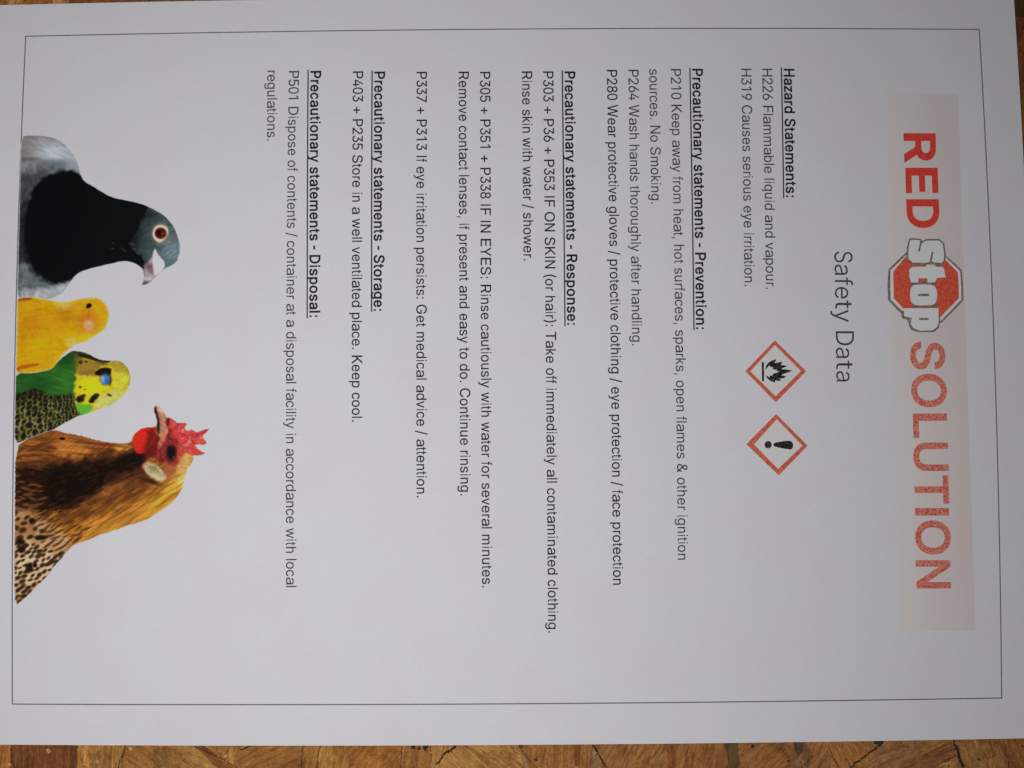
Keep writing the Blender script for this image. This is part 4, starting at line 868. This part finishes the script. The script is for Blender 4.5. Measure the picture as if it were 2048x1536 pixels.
spots(P, [(100, 1090), (230, 1080), (330, 1120), (430, 1130), (440, 1180), (300, 1330), (100, 1510)], 90, 22, 12, (46, 28, 17), -30, 4, 29)
spots(P, [(260, 900), (420, 900), (640, 960), (520, 1070), (420, 1110), (300, 1080)], 34, 34, 8, (78, 44, 20), -30, 6, 32, 0.85)
spots(P, [(100, 640), (260, 640), (330, 760), (250, 860), (100, 840)], 26, 34, 10, (112, 72, 38), 4, 8, 36, 0.7)
spots(P, [(100, 400), (330, 370), (420, 480), (300, 560), (100, 520)], 22, 40, 9, (74, 40, 18), 2, 9, 34, 0.75)
for cx, cy, rx, ry in [(142, 1060, 34, 22), (150, 1112, 26, 26), (205, 1240, 26, 34), (245, 1222, 16, 18), (285, 1030, 44, 18), (222, 910, 20, 18)]:
    P.blob(cx, cy, rx, ry, (30, 17, 11), 0.45)
P.blob(436, 340, 22, 10, (30, 14, 8), 0.5)
P.grain(-30, 40, 10, 0.2, 77, sstep(820, 900, y)*(1-sstep(450, 600, x)))
# head
P.poly([(1290, 440), (1350, 455), (1330, 520), (1280, 600), (1230, 560), (1250, 470)], (206, 158, 84), 20)
P.poly([(1090, 330), (1140, 290), (1195, 245), (1260, 280), (1290, 400), (1262, 470), (1230, 540), (1180, 520), (1100, 500), (1050, 450), (1070, 380)], (150, 52, 48), 14, wob=14, wl=22)
P.mix(0.6*sstep(0.52, 0.64, fbm(x/20, y/20, 97, 2))*(sdf([(1090, 330), (1195, 245), (1290, 400), (1230, 540), (1100, 500), (1050, 450)], x, y) > 0), (92, 24, 22))
P.poly([(1085, 300), (1120, 330), (1110, 420), (1080, 470), (1020, 470), (1010, 440), (1060, 380)], (92, 26, 20), 16)
P.poly([(1100, 370), (1125, 330), (1150, 290), (1165, 250), (1180, 270), (1160, 340), (1130, 390), (1105, 420)], (196, 110, 92), 8)
P.poly([(927, 375), (928, 325), (957, 284), (1008, 260), (1086, 262), (1084, 320), (1052, 380), (1012, 442), (962, 446), (932, 415)], (190, 36, 24), 9, wob=6)
P.poly([(1030, 270), (1088, 262), (1084, 330), (1050, 390), (1012, 440), (1020, 360)], (120, 24, 18), 20)
P.grain(30, 30, 12, 0.2, 98, (sdf([(927, 375), (957, 284), (1086, 262), (1052, 380), (962, 446)], x, y) > 0)*1.0)
P.blob(1050, 400, 40, 60, (96, 22, 16), 0.95, 0.7, 30)
P.blob(975, 330, 34, 44, (212, 46, 30), 0.9, 0.6)
P.poly([(1072, 132), (1086, 105), (1120, 126), (1150, 160), (1166, 200), (1168, 250), (1152, 300), (1120, 335), (1096, 300), (1097, 232), (1085, 180)], (170, 116, 92), 8)
P.poly([(1070, 130), (1082, 110), (1100, 150), (1112, 200), (1118, 260), (1112, 320), (1094, 290), (1096, 230)], (54, 32, 26), 7)
P.blob(1120, 140, 12, 22, (206, 172, 150), 0.8, 0.7, -30)
P.poly([(1158, 200), (1182, 188), (1192, 205), (1180, 260), (1160, 250)], (78, 26, 28), 8)
comb = [(1186, 200), (1212, 204), (1237, 230), (1306, 236), (1290, 264), (1302, 286), (1350, 275), (1370, 300), (1468, 265), (1416, 320), (1446, 376), (1362, 384), (1442, 446), (1345, 456), (1290, 424), (1270, 380), (1232, 330), (1196, 270)]
P.poly(comb, (200, 62, 60), 6, sm=0, wob=5, wl=15)
P.mix(0.85*sstep(0.5, 0.66, fbm(x/26, y/26, 91, 3))*sstep(0, 14, sdf(comb, x, y)), (216, 140, 130))
P.mix(0.6*sstep(0.56, 0.66, fbm(x/18+9, y/18, 95, 2))*sstep(0, 10, sdf(comb, x, y)), (160, 44, 50))
P.blob(1226, 270, 30, 60, (206, 54, 56), 0.9, 0.7, -25)
P.blob(1400, 360, 34, 18, (206, 84, 66), 0.8, 0.7)
P.blob(1410, 300, 46, 9, (120, 40, 52), 0.8, 0.6, -25)
P.blob(1340, 425, 60, 22, (200, 58, 54), 0.8, 0.7, 20)
P.blob(1418, 446, 28, 7, (150, 110, 100), 0.8, 0.7, 0)
P.blob(1178, 432, 54, 72, (118, 36, 32), 0.9, 0.8)
P.blob(1260, 440, 22, 60, (196, 80, 66), 0.9, 0.7)
P.blob(1196, 438, 34, 52, (16, 9, 9), 0.5)
P.blob(1212, 470, 8, 8, (120, 60, 60), 0.6, 0.7)
P.grain(40, 24, 12, 0.28, 93, (x > 1030)*(y < 560)*1.0)
P.poly([(1140, 520), (1220, 530), (1240, 570), (1200, 620), (1160, 620), (1130, 560)], (150, 84, 56), 30, k=0.8, wob=34)
P.poly([(985, 530), (1020, 500), (1060, 505), (1040, 560), (1010, 560)], (196, 100, 82), 12)
P.poly([(1006, 522), (1040, 500), (1100, 528), (1148, 576), (1158, 618), (1112, 642), (1052, 612), (1016, 566)], (184, 174, 134), 12, sm=2, wob=10)
P.blob(1068, 548, 36, 24, (122, 112, 62), 0.9, 0.85, 20)
P.blob(1120, 592, 24, 18, (150, 140, 96), 0.9, 0.8, 40)
P.grain(35, 16, 9, 0.22, 99, (sdf([(1006, 522), (1100, 528), (1158, 618), (1052, 612)], x, y) > -8)*1.0)
P.blob(1060, 640, 60, 14, (40, 18, 10), 0.9, 0.8, 20)
P.build('hen_picture', 'brown speckled hen with red comb and wattle, printed picture', 1.2)

# canary ---------------------------------------------------------------
P = Pic([(162, 188), (200, 166), (300, 160), (400, 175), (500, 195), (560, 210), (650, 208), (720, 190), (790, 175), (880, 169), (952, 175), (1002, 214), (1037, 270), (1050, 340), (1038, 400), (1022, 450), (992, 486), (932, 522), (882, 557), (822, 597), (772, 603), (722, 623), (682, 652), (622, 702), (562, 772), (522, 850), (470, 890), (400, 910), (330, 915), (230, 912), (150, 912), (156, 600), (163, 300)],
        (0, 560), 4.8, soft=11, rough=4, seed=23, ang=8)
x, y = P.x, P.y
P.c[:] = (198, 146, 12)
P.blob(250, 460, 220, 130, (182, 120, 14), 0.98, 0.8)
P.blob(620, 320, 110, 80, (176, 122, 20), 0.95, 0.9)
P.blob(420, 680, 200, 140, (203, 154, 12), 0.98, 0.9)
P.blob(850, 560, 130, 60, (214, 178, 30), 0.9)
P.blob(960, 300, 90, 120, (204, 150, 18), 0.95)
P.blob(610, 235, 70, 36, (206, 176, 98), 0.95, 0.8)
P.blob(690, 600, 60, 40, (212, 186, 104), 0.95, 0.7)
P.mix(0.5*(1-sstep(0, 40, P.d)), (208, 178, 60))
P.grain(-6, 90, 16, 0.09, 111)
P.grain(30, 40, 30, 0.10, 113)
P.poly([(150, 180), (230, 160), (330, 165), (300, 190), (220, 205), (150, 205)], (150, 80, 20), 14)
P.poly([(140, 842), (250, 812), (395, 792), (372, 818), (250, 848), (140, 880)], (170, 86, 20), 11, wob=10)
P.blob(850, 345, 60, 40, (184, 108, 30), 0.95, 0.7)
P.blob(855, 425, 90, 80, (190, 112, 28), 0.95, 0.7)
P.blob(790, 380, 50, 20, (180, 104, 30), 0.9, 0.8)
P.poly([(800, 445), (815, 400), (845, 378), (885, 395), (908, 440), (880, 480), (832, 494)], (212, 150, 104), 24)
P.blob(850, 410, 30, 20, (218, 166, 128), 0.98, 0.6)
P.blob(850, 340, 10, 46, (172, 98, 30), 0.95, 0.7, 8)
P.blob(856, 446, 26, 5, (186, 116, 84), 0.8, 0.7, 10)
P.blob(855, 247, 27, 23, (26, 12, 6), 0.35, 1, -30)
P.blob(838, 262, 12, 10, (30, 14, 6), 0.4)
P.blob(884, 300, 12, 30, (196, 120, 20), 0.9, 0.6)
P.build('canary_picture', 'yellow canary with pale pink beak, printed picture', 1.4)

# budgerigar -----------------------------------------------------------
P = Pic([(150, 892), (330, 892), (420, 875), (500, 850), (540, 800), (590, 750), (640, 710), (690, 680), (740, 680), (810, 693), (870, 718), (930, 753), (1000, 770), (1060, 775), (1130, 770), (1182, 793), (1224, 838), (1249, 900), (1256, 960), (1244, 1012), (1213, 1082), (1152, 1142), (1092, 1187), (1002, 1222), (902, 1262), (802, 1297), (762, 1303), (702, 1333), (622, 1373), (562, 1408), (522, 1440), (450, 1455), (400, 1475), (350, 1495), (280, 1520), (230, 1545), (140, 1575), (143, 1300), (150, 1000)],
        (0, 560), 4.8, soft=8, rough=4, seed=33, ang=-25)
x, y = P.x, P.y
P.c[:] = (40, 86, 30)
P.blob(600, 960, 170, 140, (46, 104, 34), 0.95)
P.blob(640, 760, 130, 70, (24, 66, 20), 0.95, 0.9)
P.blob(280, 930, 180, 60, (28, 76, 28), 0.95, 0.8)
P.blob(400, 1000, 120, 50, (26, 66, 26), 0.95, 0.7)
P.grain(10, 90, 22, 0.20, 121)
# scalloped wing
wing = [(130, 1110), (250, 1062), (330, 1040), (410, 1060), (450, 1105), (600, 1105), (705, 1090), (715, 1180), (760, 1260), (770, 1310), (500, 1480), (130, 1600)]
wm = sstep(-14, 14, sdf(wing, x, y)+26*(fbm(x/22, y/22, 135)-0.5))
keep_c = P.c.copy()
P.c[:] = (30, 29, 12)
P.x = x+26*(fbm(x/38, y/38, 131)-0.5)+8*(fbm(x/11, y/11, 132)-0.5)
P.y = y+26*(fbm(x/38, y/38, 133)-0.5)+8*(fbm(x/11, y/11, 134)-0.5)
rng = np.random.RandomState(8)
fea = []
cx = 110.0
while cx < 790:
    s_ = np.interp(cx, [120, 420, 740], [1.4, 1.12, 0.6])
    cy = 1040.0+rng.uniform(0, 30)
    while cy < 1620:
        z_ = s_*np.interp(cy, [1060, 1200, 1400], [0.72, 0.9, 1.1])
        fea.append((cx+rng.uniform(-12, 12)*z_, cy+rng.uniform(-9, 9)*z_, z_*rng.uniform(0.8, 1.2)))
        cy += 47*z_
    cx += 43*s_
for fx, fy, z_ in fea:
    a = 152+rng.uniform(-14, 14)-np.interp(fx, [150, 700], [0, 34])
    pale = np.array(((148, 143, 80), (128, 124, 60), (160, 157, 98))[rng.randint(3)])*np.interp(fy+0.25*fx, [1130, 1300, 1420], [0.45, 0.95, 1.02])
    P.blob(fx, fy, 37*z_, 25*z_, pale, 0.3, 0.9, a)
    ar = math.radians(a)
    P.blob(fx-9*z_*math.cos(ar), fy-9*z_*math.sin(ar), 33*z_, 21*z_, (20, 18, 8), 0.35, 0.97, a)
P.x, P.y = x, y
P.grain(-30, 22, 10, 0.35, 138)
P.mix(0.4*sstep(0.55, 0.7, fbm(x/16, y/26, 136, 3))*np.exp(-((x-520)/200)**2-((y-1260)/110)**2), (146, 142, 76))
P.c = keep_c*(1-wm[:, None])+P.c*wm[:, None]
# yellow face
face = [(722, 1180), (716, 1060), (726, 930), (744, 830), (738, 760), (720, 720), (760, 690), (930, 740), (1130, 760), (1270, 900), (1260, 1030), (1150, 1160), (900, 1270), (780, 1300), (752, 1250)]
P.poly(face, (200, 180, 34), 16, sm=1, wob=22, wl=26)
P.poly([(742, 740), (860, 740), (1000, 790), (960, 870), (900, 905), (760, 910), (735, 830)], (142, 110, 42), 40, wob=34)
P.blob(745, 715, 50, 40, (40, 56, 22), 0.9)
P.blob(735, 780, 26, 70, (84, 82, 30), 0.95, 0.8)
P.poly([(1060, 770), (1140, 770), (1230, 850), (1200, 900), (1080, 880)], (168, 146, 42), 24)
P.poly([(1080, 900), (1200, 880), (1270, 960), (1220, 1050), (1100, 1060)], (196, 186, 50), 26)
P.poly([(1000, 1080), (1230, 1040), (1150, 1160), (920, 1260), (900, 1180)], (186, 184, 92), 22, wob=14)
P.poly([(770, 960), (940, 945), (1080, 1010), (1000, 1070), (840, 1090), (740, 1060)], (232, 212, 22), 26)
P.mix(0.6*(1-sstep(0, 40, P.d))*sstep(1000, 1100, x)*(y < 1010), (134, 126, 52))
P.grain(-20, 30, 14, 0.16, 141, sstep(730, 780, x))
P.blob(840, 893, 120, 20, (112, 82, 36), 0.98, 0.65)
P.poly([(724, 1160), (780, 1195), (880, 1190), (900, 1235), (850, 1275), (770, 1292), (745, 1245)], (88, 164, 48), 12, wob=10)
P.poly([(770, 690), (870, 712), (930, 748), (1060, 770), (1056, 792), (1000, 797), (920, 778), (850, 757), (785, 742), (745, 716)], (34, 28, 14), 7)
P.poly([(690, 676), (770, 680), (860, 712), (840, 724), (760, 705), (700, 700)], (40, 52, 26), 7)
P.poly([(900, 905), (935, 868), (975, 842), (1068, 842), (1070, 890), (1055, 925), (960, 922)], (16, 13, 12), 11)
P.blob(985, 800, 60, 16, (70, 52, 24), 0.9, 0.7, 12)
P.blob(1012, 955, 56, 60, (60, 70, 60), 0.5, 0.8)
P.blob(1055, 965, 16, 46, (36, 34, 30), 0.7, 0.85)
P.blob(1012, 956, 40, 47, (62, 114, 184), 0.35)
P.blob(985, 950, 16, 28, (142, 176, 206), 0.8, 0.8)
P.blob(1030, 975, 14, 20, (38, 82, 150), 0.8, 0.8)
for cx, cy, rx, ry, c, a in [(772, 1142, 40, 34, (20, 22, 10), -10), (800, 1112, 24, 16, (64, 30, 12), -20), (755, 1150, 18, 22, (12, 14, 8), 0), (905, 1128, 52, 26, (14, 14, 8), -38), (880, 1165, 28, 18, (16, 18, 10), 0), (925, 1105, 24, 16, (30, 34, 16), 0), (1050, 1105, 24, 14, (66, 76, 26), 25), (770, 1028, 17, 13, (90, 70, 16), 0), (815, 1050, 12, 9, (120, 100, 22), 0), (776, 790, 20, 17, (52, 36, 16), 0), (826, 785, 15, 12, (66, 48, 20), 0), (1000, 1075, 9, 6, (150, 140, 40), 0)]:
    P.blob(cx, cy, rx, ry, c, 0.4, 0.95, a)
P.build('budgerigar_picture', 'green and yellow budgerigar with scalloped black wing, printed picture', 1.6)
